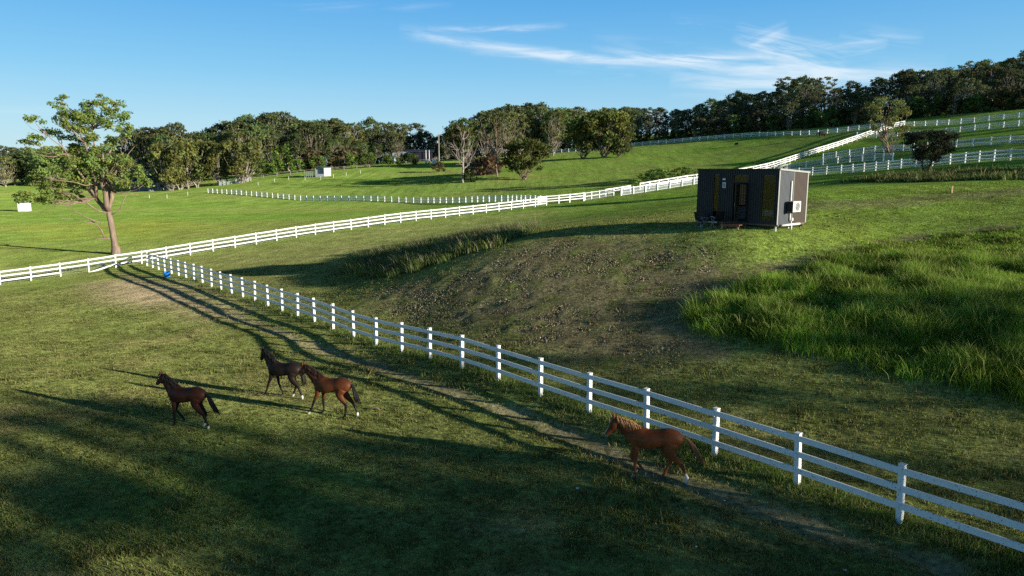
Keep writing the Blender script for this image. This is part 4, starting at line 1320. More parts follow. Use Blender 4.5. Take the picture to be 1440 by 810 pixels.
def make_horse(label, pix, yaw, scale, fl, fr, hl, hr, poll, nose, coat, points, mane_col, tail_col, tail, socks, blaze=None, hoof=(0.05, 0.04, 0.035), back_shade=0.0):
    q = gp(*pix)
    root = thing('horse', label, 'horse', (q[0], q[1], hz(*q)), math.radians(yaw), scale=scale)
    b = MB()
    Y = (0, 1, 0)

    def loft(rows, n=16):
        R = [tuple(r) + ((0,) if len(r) == 4 else ()) for r in rows]
        R = np.array(R, float)
        out = []
        for i in range(len(R) - 1):
            p0, p1, p2, p3 = R[max(i - 1, 0)], R[i], R[i + 1], R[min(i + 2, len(R) - 1)]
            for t_ in (0, .25, .5, .75):
                out.append(.5 * (2 * p1 + (p2 - p0) * t_ + (2 * p0 - 5 * p1 + 4 * p2 - p3) * t_ ** 2 + (3 * p1 - p0 - 3 * p2 + p3) * t_ ** 3))
        out.append(R[-1])
        rows = out
        b.tube([(r[0], r[4] if len(r) > 4 else 0, r[1]) for r in rows], [r[2] for r in rows], n, lat=Y, rad2=[r[3] for r in rows])
    # trunk: deep chest, tucked belly, rounded croup
    loft([(-.84, 1.15, .10, .10), (-.78, 1.18, .19, .17), (-.64, 1.23, .255, .235), (-.46, 1.25, .275, .265), (-.24, 1.22, .262, .255), (-.02, 1.18, .275, .27), (.18, 1.16, .295, .27),
          (.36, 1.18, .31, .24), (.52, 1.19, .28, .205), (.64, 1.17, .2, .16), (.70, 1.16, .1, .09)])
    loft([(.10, 1.36, .10, .07), (.28, 1.40, .11, .075), (.42, 1.41, .10, .07), (.55, 1.40, .1, .07)])      # withers
    px, pz = poll
    nx_, nz_ = nose
    m1 = (.56 * .5 + px * .5, 1.30 * .5 + pz * .5 + 0.015)
    loft([(.38, 1.20, .27, .15), (.54, 1.28, .25, .135), (m1[0] - (px - .56) * .12, m1[1] - (pz - 1.3) * .12, .205, .11), (m1[0] + (px - .56) * .2, m1[1] + (pz - 1.3) * .2, .165, .092), (px, pz - .02, .125, .078)])
    hx, hzv = nx_ - px, nz_ - pz
    L = math.hypot(hx, hzv)
    ux, uz = hx / L, hzv / L
    vx, vz = (uz, -ux)                       # towards the jaw
    if vz > 0: vx, vz = -vx, -vz

    def hp(t, o): return (px + hx * t + vx * o, pz + hzv * t + vz * o)
    rows = []
    for t, o, ri, rl in ((-.10, .02, .07, .058), (.02, .03, .115, .085), (.22, .05, .15, .10), (.38, .05, .138, .095), (.55, .03, .102, .074), (.72, .02, .082, .064), (.88, .02, .076, .062), (.97, .025, .052, .046), (1.02, .03, .025, .025)):
        x, z = hp(t, o)
        rows.append((x, z, ri, rl))
    loft(rows)
    for sd in (-1, 1):                        # ears
        x, z = hp(-.06, -.07)
        b.tube([(x, sd * .045, z - .02), (x - ux * .03 + .01, sd * .055, z + .07), (x - ux * .05 + .03, sd * .05, z + .16)], [.034, .036, .008], 8)
    fx = {'l': .125, 'r': -.125}
    for key, sd, front in ((fl, 'l', 1), (fr, 'r', 1), (hl, 'l', 0), (hr, 'r', 0)):
        y = fx[sd] * (1.0 if front else 1.08)
        rows = LEGS[key]
        lats = []
        for i, (x, z, r) in enumerate(rows):
            rl = r * (0.9 if i > 2 else (0.72 if front else 0.62))
            r *= 1.08; rl *= 1.1
            lats.append((x, z, r, rl, y * (0.82 if i == 0 else 1.0)))
        loft(lats, 10)
        x, z, r = rows[-1]
        x2, z2, _ = rows[-2]
        b.tube([(x2 * .4 + x * .6, y, z2 * .4 + z * .6 + .02), (x + .012, y, z - .0)], [.045, .062], 10)
    ob = b.build('horse_body_src', M['horse'])
    md = ob.modifiers.new('r', 'REMESH'); md.mode = 'VOXEL'; md.voxel_size = 0.016
    m2 = ob.modifiers.new('s', 'SMOOTH'); m2.iterations = 6; m2.factor = 0.5
    dg = bpy.context.evaluated_depsgraph_get()
    me = bpy.data.meshes.new_from_object(ob.evaluated_get(dg))
    me.name = 'body'
    bpy.data.objects.remove(ob)
    n = len(me.vertices)
    co_ = np.zeros(n * 3, np.float32); me.vertices.foreach_get('co', co_); co_ = co_.reshape(-1, 3)
    X, Yv, Z = co_.T
    C = np.tile(np.array(coat, float), (n, 1))
    C *= (1 + 0.10 * np.sin(X * 7 + 1)[:, None] * np.sin(Z * 9)[:, None])
    if back_shade: C = lerp(C, np.array(coat) * 0.45, sstep(1.12, 1.42, Z) * back_shade)  # shade painted into the coat, darker towards the top of the back
    leg = 1 - sstep(.50, .74, Z)
    if points is not None: C = lerp(C, points, leg)
    tt = ((X - px) * ux + (Z - pz) * uz) / L
    hd = ((X > px - .1) & (tt > -.2) & (Z > nz_ - .15)).astype(float)
    if points is not None: C = lerp(C, np.array(points) * 1.2, hd * sstep(.62, .95, tt) * .8)
    oo = (X - px) * vx + (Z - pz) * vz
    if blaze:
        bl = hd * sstep(-.005, -.04, oo) * (1 - sstep(.024, .036, np.abs(Yv))) * sstep(.12, .2, tt)
        C = lerp(C, (.72, .68, .62), bl)
        C = lerp(C, (.6, .5, .45), hd * sstep(.86, 1.0, tt) * .7)
    # hooves, then socks
    legdefs = {'fl': (LEGS[fl], 1), 'fr': (LEGS[fr], -1), 'hl': (LEGS[hl], 1), 'hr': (LEGS[hr], -1)}
    for k_, (rows, sg) in legdefs.items():
        front = k_[0] == 'f'
        own = (Yv * sg > 0.02) & (Z < .6) & ((X > 0.0) if front else (X < 0.0))
        hxv, hzv_ = rows[-1][0], rows[-1][1]
        kn = rows[3]
        ax = np.array([kn[0] - hxv, kn[1] - hzv_]); LL = np.linalg.norm(ax)
        s_ = ((X - hxv) * ax[0] + (Z - hzv_) * ax[1]) / LL
        hgt_ = socks.get(k_, 0)
        if hgt_: C = lerp(C, (.72, .70, .66), own * (1 - sstep(hgt_ - .02, hgt_ + .03, s_)))
        C = lerp(C, hoof, own * (1 - sstep(.055, .075, s_)) * (.35 if hgt_ else 1))
    ca = me.color_attributes.new("Col", 'FLOAT_COLOR', 'POINT')
    c4 = np.ones((n, 4), np.float32); c4[:, :3] = np.clip(C, 0.004, .9); ca.data.foreach_set('color', c4.ravel())
    me.materials.clear(); me.materials.append(M['horse'])
    me.polygons.foreach_set("use_smooth", np.ones(len(me.polygons), bool))
    o = bpy.data.objects.new('body', me); link(o); o.parent = root
    # eyes
    for sd in (-1, 1):
        e_ = MB(); x, z = hp(.27, -.02)
        e_.lathe([(0, -.02), (.014, -.014), (.02, 0), (.014, .014), (0, .02)], 10, (x, sd * .085, z))
        e_.build('eye', M['eye'], root, True)
    # mane of separate locks along the crest
    mn = MB()
    for i in range(110):
        t = i / 109
        bxp = .36 + (px - .02 - .36) * t
        bzp = 1.47 + (pz + .075 - 1.47) * (t ** 0.9)
        crest = 0.03 * math.sin(math.pi * t)
        p0 = Vector((bxp, random.uniform(-.015, .015), bzp + crest - .01))
        ln = random.uniform(.10, .22)
        sd = 1 if random.random() < .6 else -1
        back = random.uniform(.02, .14)
        p1 = p0 + Vector((-back * .5, sd * random.uniform(.02, .06), random.uniform(.01, .04))); p2 = p0 + Vector((-back, sd * .09, -ln * .45)); p3 = p0 + Vector((-back * random.uniform(1, 2), sd * .105, -ln))
        c = tuple(np.array(mane_col) * random.uniform(.7, 1.3))
        mn.tube([p0, p1, p2, p3], [.014, .016, .012, .003], 5, col=c)
    for i in range(5):                        # forelock
        x, z = hp(-.05, -.08)
        p0 = Vector((x, random.uniform(-.03, .03), z)); p1 = p0 + Vector((ux * .12 + .03, random.uniform(-.03, .03), uz * .1))
        mn.tube([p0, p0.lerp(p1, .5) + Vector((.02, 0, .02)), p1], [.016, .016, .003], 5, col=tuple(np.array(mane_col) * random.uniform(.8, 1.2)))
    mn.build('mane', M['hair'], root, True)
    tl = MB()
    for i in range(48):
        jit = random.uniform(-1, 1); jy = random.uniform(-1, 1)
        ln = random.uniform(.72, 1.05)
        pts = []
        rr = []
        for k_, (x, z) in enumerate(tail):
            f = k_ / (len(tail) - 1)
            fx_ = tail[0][0] + (x - tail[0][0]) * (ln if f > .4 else 1)
            fz_ = tail[0][1] + (z - tail[0][1]) * (ln if f > .4 else 1)
            sp = 0.014 + .10 * f
            pts.append((fx_ + jit * sp * .8, jy * sp, fz_ + jit * sp * .5)); rr.append(.016 * (1 - f) ** .35 * (.75 + .5 * random.random()) + .004)
        tl.tube(pts, rr, 6, col=tuple(np.array(tail_col) * random.uniform(.65, 1.35)))
    tl.build('tail', M['hair'], root, True)
    return root


BLK = (.012, .010, .010)
random.seed(3)
make_horse("dark bay horse walking alone at the left with a black swishing tail", (264, 599), 163, .90, 'stand', 'lift', 'hback', 'hmid', (.98, 1.80), (1.26, 1.47),
           (.066, .021, .011), BLK, BLK, BLK, [(-.80, 1.30), (-.95, 1.28), (-1.10, 1.08), (-1.22, .82), (-1.36, .60)], {'hl': .13, 'hr': .16}, back_shade=.7)
make_horse("almost black horse trotting ahead, its rump hidden by the bay horse's head", (400, 558), 158, .90, 'reach', 'under', 'hback', 'hfwd', (.96, 1.88), (1.12, 1.46),
           (.024, .014, .012), BLK, BLK, BLK, [(-.80, 1.30), (-.92, 1.24), (-1.0, 1.05), (-1.05, .82), (-1.1, .62)], {'hl': .20, 'hr': .16}, back_shade=.4)
make_horse("bright bay horse stretching its neck behind the almost black horse", (467, 584), 161, .90, 'reach', 'stand', 'hmid', 'hback', (1.14, 1.80), (1.34, 1.44),
           (.135, .042, .015), BLK, (.03, .014, .010), BLK, [(-.80, 1.32), (-.94, 1.26), (-1.06, 1.02), (-1.13, .78), (-1.18, .52)], {'fl': .10, 'hr': .17}, back_shade=.65)
make_horse("chestnut young horse with a flaxen mane walking beside the near fence", (915, 672), 164, .905, 'stand', 'lift', 'hback', 'hfwd', (1.05, 1.64), (1.33, 1.13),
           (.225, .068, .021), None, (.36, .19, .085), (.36, .16, .07), [(-.80, 1.30), (-.98, 1.27), (-1.14, 1.10), (-1.27, .88), (-1.40, .62)], {'hl': .30, 'fl': .10}, blaze=True, hoof=(.12, .09, .07), back_shade=.75)

# ------------------------------------------------------------------ the cabin on its trailer
cq = np.array([14.45, 39.3])
cz = hz(*cq)
ang = math.atan2(.75, -.66)
cabin = thing('cabin', "dark flat-roofed cabin on a trailer standing on the grassy knoll", 'cabin', (cq[0], cq[1], cz), ang)
WB = 0.42           # wall bottom above ground
LF, WD, HT = 5.15, 3.25, 2.95


def fr(x0, x1, d0, d1, z0, z1, mat, name, parent=cabin, bevel=0.0):
    """box in cabin terms: x along the front from the near corner, d inwards, z above the wall foot"""
    b = MB(); b.box((x0, -d1, WB + z0), (x1, -d0, WB + z1))
    return b.build(name, M[mat], parent, bevel=bevel)


# front wall built round its openings
OPEN = [(.16, .98, .18, 2.72), (1.80, 2.80, .06, 2.72), (3.66, 4.08, .06, 2.78)]
b = MB()
xs = sorted([0.0, LF] + [v for o_ in OPEN for v in o_[:2]])


def ribwall(x0, x1, z0, z1):
    """standing rib cladding"""
    b.box((x0, -.10, WB + z0), (x1, -.02, WB + z1))
    x = x0 + .06
    while x < x1 - .03:
        b.box((x, -.02, WB + z0), (x + .035, 0.004, WB + z1)); x += .14


for i in range(len(xs) - 1):
    x0, x1 = xs[i], xs[i + 1]
    o_ = [q_ for q_ in OPEN if q_[0] == x0]
    if o_:
        ribwall(x0, x1, 0, o_[0][2]); ribwall(x0, x1, o_[0][3], HT)
    else:
        ribwall(x0, x1, 0, HT)
# back and left walls, floor
b.box((0, -WD, WB), (LF, -WD + .08, WB + HT - .12))
b.box((LF - .08, -WD + .081, WB), (LF, -.101, WB + HT - .06))
b.build('wall', M['clad'], cabin)
bb = MB(); bb.box((.001, -WD + .082, WB - .1), (LF - .081, -.102, WB - .005)); bb.build('floor', M['room'], cabin)
bb = MB()
bb.box((.16, -WD + .16, WB), (LF - .16, -WD + .1, WB + 2.6))
bb.box((3.2, -WD + .161, WB), (3.25, -.5, WB + 2.6)); bb.box((1.25, -WD + .161, WB), (1.3, -1.2, WB + 2.6))
bb.build('lining', M['room'], cabin)
# end wall in two claddings
b = MB(); b.box((0.0, -1.62, WB), (.08, -.101, WB + HT))
y = .06
while y < 1.6:
    b.box((-.014, -y - .03, WB), (0.0, -y, WB + HT - .02)); y += .13
g_end = b.build('end_wall', M['clad_grey'], cabin); g_end["label"] = "grey ribbed end wall"
b = MB(); b.box((0.0, -WD + .081, WB), (.08, -1.66, WB + HT - .08))
y = 1.72
while y < WD - .06:
    b.box((-.014, -y - .03, WB), (0.0, -y, WB + HT - .1)); y += .13
b.build('end_wall', M['clad_brown'], cabin)["label"] = "brown ribbed end wall"
b = MB()
b.box((-.02, -1.658, WB), (.078, -1.622, WB + HT - .01)); b.box((-.03, -WD - .02, WB - .02), (-.0145, -WD + .10, WB + HT - .1)); b.box((-.025, -.10, WB), (-.0145, 0.006, WB + HT))
b.build('corner_trim', M['trim'], cabin)
# roof: low skillion falling to the back, with metal edging
b = MB()
zr = WB + HT
vs = [(-.07, .05, zr + .01), (LF + .05, .05, zr + .01), (LF + .05, -WD - .06, zr - .16), (-.07, -WD - .06, zr - .16)]
b.add(vs + [(x, y, z + .075) for x, y, z in vs], [(0, 3, 2, 1), (4, 5, 6, 7), (0, 1, 5, 4), (1, 2, 6, 5), (2, 3, 7, 6), (3, 0, 4, 7)])
b.build('roof', M['black'], cabin)
b = MB(); b.add([(-.085, .06, zr + .0), (-.072, .06, zr), (-.072, -WD - .07, zr - .17), (-.085, -WD - .07, zr - .17), (-.085, .06, zr + .1), (-.072, .06, zr + .1), (-.072, -WD - .07, zr - .07), (-.085, -WD - .07, zr - .07)],
              [(0, 3, 2, 1), (4, 5, 6, 7), (0, 1, 5, 4), (1, 2, 6, 5), (2, 3, 7, 6), (3, 0, 4, 7)])
b.build('roof_edge', M['trim'], cabin)


def window(x0, x1, z0, z1, bars=()):
    b = MB(); t = .045
    b.box((x0, -.07, WB + z0), (x0 + t, -.0, WB + z1)); b.box((x1 - t, -.07, WB + z0), (x1, 0, WB + z1))
    b.box((x0 + t, -.07, WB + z0), (x1 - t, 0, WB + z0 + t)); b.box((x0 + t, -.07, WB + z1 - t), (x1 - t, 0, WB + z1))
    for z in bars: b.box((x0 + t, -.069, WB + z - .02), (x1 - t, -.001, WB + z + .02))
    f = b.build('window', M['black'], cabin)
    g = MB(); g.box((x0 + t, -.04, WB + z0 + t), (x1 - t, -.034, WB + z1 - t)); g.build('pane', M['glass'], f)
    return f


window(*OPEN[0]); window(*OPEN[2])
# doorway: transom above, one leaf swung open against the wall
x0, x1, z0, z1 = OPEN[1]
b = MB(); t = .05
b.box((x0, -.08, WB + z0), (x0 + t, .004, WB + z1)); b.box((x1 - t, -.08, WB + z0), (x1, .004, WB + z1)); b.box((x0 + t, -.08, WB + z1 - t), (x1 - t, .004, WB + z1)); b.box((x0 + t, -.08, WB + 2.25), (x1 - t, .004, WB + 2.31))
df = b.build('door_frame', M['black'], cabin)
g = MB(); g.box((x0 + t, -.04, WB + 2.31), (x1 - t, -.034, WB + z1 - t)); g.build('pane', M['glass'], df)
b = MB(); hx0 = x0 - .02
th = math.radians(68)
R_ = Matrix.Rotation(th, 3, 'Z')
lw = .80


def leaf_box(bm, u0, u1, za, zb, d0=-.02, d1=.02):
    bm.box((u0, d0, za), (u1, d1, zb))
    for i in range(len(bm.v) - 8, len(bm.v)):
        p = Vector(bm.v[i]); p = R_ @ p
        bm.v[i] = (x0 + .04 + p.x, .03 + p.y, p.z)


leaf_box(b, 0, .06, WB + z0 + .02, WB + 2.24); leaf_box(b, lw - .06, lw, WB + z0 + .02, WB + 2.24); leaf_box(b, .06, lw - .06, WB + z0 + .02, WB + z0 + .1); leaf_box(b, .06, lw - .06, WB + 2.16, WB + 2.24)
dr = b.build('door', M['black'], cabin)
g = MB(); leaf_box(g, .06, lw - .06, WB + z0 + .1, WB + 2.16, -.004, .004); g.build('pane', M['glass'], dr)
h_ = MB(); leaf_box(h_, lw - .05, lw - .02, WB + .95, WB + 1.15, -.06, -.02); h_.build('handle', M['trim'], dr)
# what shows through the openings
b = MB(); b.box((.25, -1.15, WB), (1.15, -.18, WB + .42)); bed = b.build('bed', M['room'], cabin)
b = MB(); b.box((.23, -1.17, WB + .421), (1.17, -.16, WB + .78)); b.build('bed_cover', M['cloth'], bed, bevel=.04)
b = MB()
for k_ in range(7): b.box((1.98 + k_ * .075, -.32 - (k_ % 2) * .04, WB + 1.0), (2.05 + k_ * .075, -.28 - (k_ % 2) * .04, WB + 2.15))
b.build('curtain', M['curtain'], cabin)
b = MB(); b.box((2.1, -.9, WB), (2.75, -.5, WB + .9)); b.build('cabinet', M['grey'], cabin, bevel=.01)
# wall plates beside the door
fr(3.28, 3.46, -.02, -.006, 2.38, 2.49, 'plastic', 'wall_plate')
p_ = fr(3.24, 3.46, -.02, -.006, 1.94, 2.26, 'plastic', 'wall_plate')
fr(3.28, 3.42, -.024, -.0205, 1.99, 2.20, 'grey', 'keypad', p_)
# air conditioner on the end wall
ac = bpy.data.objects.new('air_conditioner', None)
b = MB(); b.box((-.46, -1.72, WB + .66), (-.12, -.86, WB + 1.26))
ac = b.build('air_conditioner', M['plastic'], cabin, bevel=.015)
b = MB()
b.lathe([(.245, -.462), (.245, -.474), (.225, -.476), (.215, -.462)], 28, (0, -1.34, WB + .96), axis='x')
for r_ in (.06, .10, .14, .18): b.lathe([(r_, -.468), (r_ + .006, -.472), (r_ + .012, -.468)], 24, (0, -1.34, WB + .96), axis='x')
for k_ in range(8):
    a_ = k_ * math.pi / 4
    b.bar((-.468, -1.34 + .03 * math.cos(a_), WB + .96 + .03 * math.sin(a_)), (-.468, -1.34 + .225 * math.cos(a_), WB + .96 + .225 * math.sin(a_)), .006, .006, up=(1, 0, 0))
b.build('fan_grille', M['trim'], ac)
b = MB(); b.lathe([(0, -.4605), (.222, -.4605), (.222, -.4615), (0, -.4615)], 28, (0, -1.34, WB + .96), axis='x'); b.build('fan', M['grey'], ac)
b = MB(); b.box((-.45, -.855, WB + .67), (-.13, -.85, WB + 1.25)); b.build('side_panel', M['black'], ac)
for y_ in (-.96, -1.64):
    b = MB(); b.box((-.40, y_, WB + .60), (-.015, y_ + .04, WB + .655)); b.build('bracket', M['black'], ac)
# pipes
b = MB(); b.box((-.09, -1.36, WB + 1.27), (-.016, -1.27, WB + 2.36)); b.build('conduit', M['plastic'], cabin, bevel=.01)
b = MB(); b.tube([(-.07, -1.31, WB + .64), (-.07, -1.31, WB + .20), (-.09, -1.42, WB + .16), (-.09, -1.42, WB + .02)], .045, 8); b.lathe([(.08, .16), (.10, .22), (.08, .32), (.04, .34)], 12, (-.12, -1.42, WB)); b.build('drain_pipe', M['plastic'], cabin, True)
b = MB(); b.tube([(-.12, -.35, WB - .05), (-.12, -2.35, WB - .04)], .065, 10); b.tube([(-.12, -1.42, WB - .05), (-.12, -1.42, WB - .42)], .05, 8); b.build('waste_pipe', M['plastic'], cabin, True)
# trailer
b = MB()
for d_ in (.25, WD - .35): b.box((.05, -d_ - .08, WB - .23), (LF + .1, -d_, WB - .101))
for x in (.1, 1.7, 3.3, 4.9): b.box((x, -WD + .3, WB - .20), (x + .08, -.26, WB - .12))
b.build('chassis', M['black'], cabin)
b = MB(); b.box((LF - 1.45, -.06, WB - .10), (LF + .06, .03, WB - .015)); b.build('chassis_rail', M['galv'], cabin)
for x in (1.55, 2.35):
    w_ = MB(); w_.lathe([(.12, -.10), (.26, -.10), (.31, -.06), (.31, .06), (.26, .10), (.12, .10)], 22, (x, -.36, .31), axis='y')
    wo_ = w_.build('wheel', M['rubber'], cabin, True)
    r_ = MB(); r_.lathe([(0, .085), (.07, .095), (.13, .075), (.17, .10), (.18, .08)], 18, (x, -.36, .31), axis='y'); r_.build('rim', M['grey'], wo_, True)
for (x, d_) in ((.15, .2), (.15, WD - .3), (LF - .2, .2), (LF - .2, WD - .3), (.15, 1.6)):
    b = MB(); b.box((x - .035, -d_ - .035, -.05), (x + .035, -d_ + .035, WB - .1)); b.box((x - .1, -d_ - .1, -.06), (x + .1, -d_ + .1, .015)); b.build('jack', M['plastic' if d_ < 2 and x < 1 else 'grey'], cabin)

CM = Matrix.Translation((cq[0], cq[1], cz)) @ Matrix.Rotation(ang, 4, 'Z')


def cabin_pt(x, d_):
    v = CM @ Vector((x, -d_, 0))
    return v.x, v.y, hz(v.x, v.y)


# step deck at the door
sx, sy, sz = cabin_pt(2.3, -.55)
st = thing('step', "reddish timber step on pale posts below the cabin door", 'step', (sx, sy, cz), ang)
b = MB()
for k_ in range(5): b.box((-.62, -.40 + k_ * .165, WB - .09), (.62, -.40 + k_ * .165 + .155, WB - .05))
b.build('tread', M['red_deck'], st)
b = MB(); b.box((-.60, -.38, WB - .19), (.60, -.34, WB - .092)); b.box((-.60, .34, WB - .19), (.60, .38, WB - .092)); b.build('bearer', M['red_deck'], st)
for (x, y) in ((-.5, .36), (.5, .36), (-.5, -.36), (.5, -.36)):
    b = MB(); b.box((x - .045, y - .021, -.35), (x + .045, y + .02, WB - .095)); b.build('leg', M['timber'], st)


def outdoor_chair(label, x, d_, rz):
    X, Yc, Zc = cabin_pt(x, d_)
    c = thing('chair', label, 'chair', (X, Yc, Zc), ang + rz, group="folding chairs by the cabin step")
    b = MB(); b.box((-.26, -.25, .40), (.26, .25, .43)); b.build('seat', M['black'], c, bevel=.01)
    b = MB(); b.box((-.26, .25, .46), (.26, .28, .98), rot=Matrix.Rotation(math.radians(-14), 3, 'X'), piv=(0, .26, .43)); b.build('backrest', M['black'], c, bevel=.01)
    for sx_ in (-1, 1):
        b = MB(); b.bar((sx_ * .27, -.28, 0), (sx_ * .27, .22, .62), .025, .025); b.build('leg', M['galv'], c)
        b = MB(); b.bar((sx_ * .29, .30, 0), (sx_ * .29, -.2, .62), .025, .025); b.build('leg', M['galv'], c)
        b = MB(); b.box((sx_ * .28 - .03, -.24, .62), (sx_ * .28 + .03, .26, .65)); b.build('armrest', M['trim'], c)


outdoor_chair("black folding chair with a pale frame beside the timber step", 3.35, -.55, 1.0)
outdoor_chair("black folding chair in the shade at the far left end of the cabin", 4.45, -.45, -.4)

# ------------------------------------------------------------------ small things by the near fence
q = gp(249, 393)
q = A0 + AD * 2.44 * 25.2 + np.array([-.62, -.5])
drum = thing('drum', "blue plastic drum at the foot of the near fence, close to the corner", 'drum', (q[0], q[1], hz(*q)))
b = MB(); b.lathe([(0, 0), (.30, 0), (.32, .03), (.33, .25), (.345, .27), (.33, .29), (.34, .52), (.37, .54), (.37, .58), (.335, .58), (.33, .5), (.31, .06), (0, .06)], 24); b.build('shell', M['blue'], drum, True)
b = MB()
for sd in (-1, 1): b.tube([(sd * .36, -.1, .5), (sd * .43, -.06, .46), (sd * .43, .06, .46), (sd * .36, .1, .5)], .015, 6)
b.build('handle', M['galv'], drum, True)
drum.scale = (.78,) * 3
drum.rotation_euler = (math.radians(14), math.radians(-10), .4)
for i, (px, py, s_) in enumerate(((1188, 803, .07), (893, 688, .06), (966, 716, .05), (812, 688, .10), (1019, 705, .05), (979, 770, .06), (921, 680, .05))):
    q = gp(px, py)
    b = MB(); b.add([(-1, -.6, .25), (.2, -1, .1), (1, .3, .3), (.1, .8, .12), (-.8, .5, .3), (0, 0, .55)], [(0, 1, 5), (1, 2, 5), (2, 3, 5), (3, 4, 5), (4, 0, 5), (0, 4, 3, 2, 1)])
    o = b.build('paper_scrap', M['litter']); o.scale = (s_ * .6, s_ * .6, s_ * .5); o.location = (q[0], q[1], hz(*q) + .02); o.rotation_euler = (0, 0, i * 1.3)
    tag(o, "small scrap of white litter lying on the shaded grass near the chestnut horse", "paper scrap", "scraps of white litter on the grass")
q = gp(527, 577)
b = MB(); b.tube([(-.18, 0, .02), (-.05, .04, .09), (.1, 0, .07), (.2, -.05, .02)], [.02, .035, .03, .01], 7)
o = b.build('stick', M['bark'], None, True); o.location = (q[0], q[1], hz(*q)); tag(o, "short broken stick on the grass behind the bright bay horse", "stick")
q = gp(1338, 272)
b = MB(); b.box((-.06, -.06, -.2), (.06, .06, .55)); b.box((-.07, -.07, .552), (.07, .07, .58))
o = b.build('peg', M['timber']); o.location = (q[0], q[1], hz(*q)); tag(o, "short timber peg in the grass right of the cabin", "peg")

# ------------------------------------------------------------------ far buildings and things
def hip_roof(b, x0, x1, y0, y1, z0, z1, ov=.5):
    x0 -= ov; x1 += ov; y0 -= ov; y1 += ov
    m_ = (y0 + y1) / 2; i_ = (y1 - y0) / 2
    b.add([(x0, y0, z0), (x1, y0, z0), (x1, y1, z0), (x0, y1, z0), (x0 + i_, m_, z1), (x1 - i_, m_, z1)], [(0, 1, 5, 4), (1, 2, 5), (2, 3, 4, 5), (3, 0, 4), (3, 2, 1, 0)])


q = at(221, 242)
fh = thing('farmhouse', "low farmhouse with a blue-grey roof half hidden behind the big gum", 'house', (q[0], q[1], hz(*q)), .12)
b = MB(); b.box((-6, -3, -.5), (6, 4, 2.6)); b.build('wall', M['wall_house'], fh)
b = MB(); hip_roof(b, -6, 6, -4.4, 4, 2.6, 5.0); b.build('roof', M['roof_blue'], fh)
b = MB(); b.box((-4.2, .5, 4.2), (1.0, 4.6, 6.5)); b.build('upper_wall', M['wall_house'], fh)
b = MB(); b.box((-4.8, -.1, 6.502), (1.6, 5.2, 6.75)); b.build('upper_roof', M['roof_grey'], fh)
for (x0, x1, y, z0, z1) in ((-3.7, -2.2, .5, 5.2, 6.3), (-1.4, .2, .5, 5.2, 6.3), (-5, -3.6, -3, .8, 2.1), (-1, .8, -3, .6, 2.2), (3, 4.6, -3, .8, 2.1)):
    b = MB(); b.box((x0, y - .06, z0), (x1, y - .003, z1)); wdw = b.build('window', M['trim'], fh)
    b = MB(); b.box((x0 + .08, y - .075, z0 + .08), (x1 - .08, y - .062, z1 - .08)); b.build('pane', M['black'], wdw)
for x in (-5.8, -2.9, 0, 2.9, 5.8):
    b = MB(); b.box((x - .07, -4.6, -.4), (x + .07, -4.46, 2.6)); b.build('verandah_post', M['plastic'], fh)
for i, (px, py, s_, lb) in enumerate(((213, 269, 1.0, "white boulder on the bare ground, leftmost of three below the farmhouse"), (229, 267, .8, "small pale rock in the middle of three below the farmhouse"), (233, 264, 1.5, "largest pale rock of three below the farmhouse"))):
    q = gp(px, py)
    b = MB(); b.tube([(-1.1, 0, -.1), (-.6, .1, .15), (0, -.1, .2), (.6, .1, .15), (1.1, 0, -.1)], [.15, .42, .5, .38, .12], 9, lat=(0, 1, 0), rad2=[.2, .5, .7, .5, .2])
    o = b.build('rock', M['rock'], None, True); o.location = (q[0], q[1], hz(*q)); o.scale = (s_,) * 3; o.rotation_euler = (0, 0, i)
    tag(o, lb, "rock")
# field shelter
q = gp(456, 248)
sh = thing('field_shelter', "small white and grey open-fronted field shelter on the valley floor", 'shelter', (q[0], q[1], hz(*q)), .18)
sc_f = np.hypot(*q) / 1010
b = MB(); W_ = 9 * sc_f; D_ = 2.6
b.box((0, 0, -.3), (W_, .12, 12.2 * sc_f)); b.build('side_wall', M['wall_white'], sh)
b = MB(); b.box((-11.5 * sc_f, 1.6, -.3), (-.01, 1.7, 11 * sc_f)); b.box((-11.5 * sc_f, -.1, -.3), (-10.8 * sc_f, 1.59, 11.6 * sc_f)); b.box((-.10, -.05, -.3), (-.012, 1.59, 12 * sc_f)); b.box((-10.79 * sc_f, -.06, -.3), (-.11, .02, 3.2 * sc_f)); b.build('frame', M['galv'], sh)
b = MB(); b.add([(-12 * sc_f, -.4, 12.0 * sc_f), (W_ + .2, -.4, 12.4 * sc_f), (W_ + .2, 2.2, 13.2 * sc_f), (-12 * sc_f, 2.2, 12.8 * sc_f)], [(0, 1, 2, 3)]); b.add([(-12 * sc_f, -.4, 12.0 * sc_f - .1), (W_ + .2, -.4, 12.4 * sc_f - .1), (W_ + .2, 2.2, 13.2 * sc_f - .1), (-12 * sc_f, 2.2, 12.8 * sc_f - .1)], [(3, 2, 1, 0)])
b.build('roof', M['roof_grey'], sh)
yp = thing('stock_yard', "grey metal stock yard rails left of the field shelter", 'stock yard', (q[0] - 13 * sc_f, q[1], hz(q[0] - 13 * sc_f, q[1])), .18)
for k_ in range(5):
    b = MB(); b.tube([(-k_ * 2.7 * sc_f, 0, -.2), (-k_ * 2.7 * sc_f, 0, 1.7)], .07, 6); b.build('post', M['galv'], yp)
for hh in (.3, .65, 1.0, 1.35, 1.65):
    b = MB(); b.tube([(0, 0, hh), (-10.8 * sc_f, 0, hh)], .05, 6); b.build('rail', M['galv'], yp)
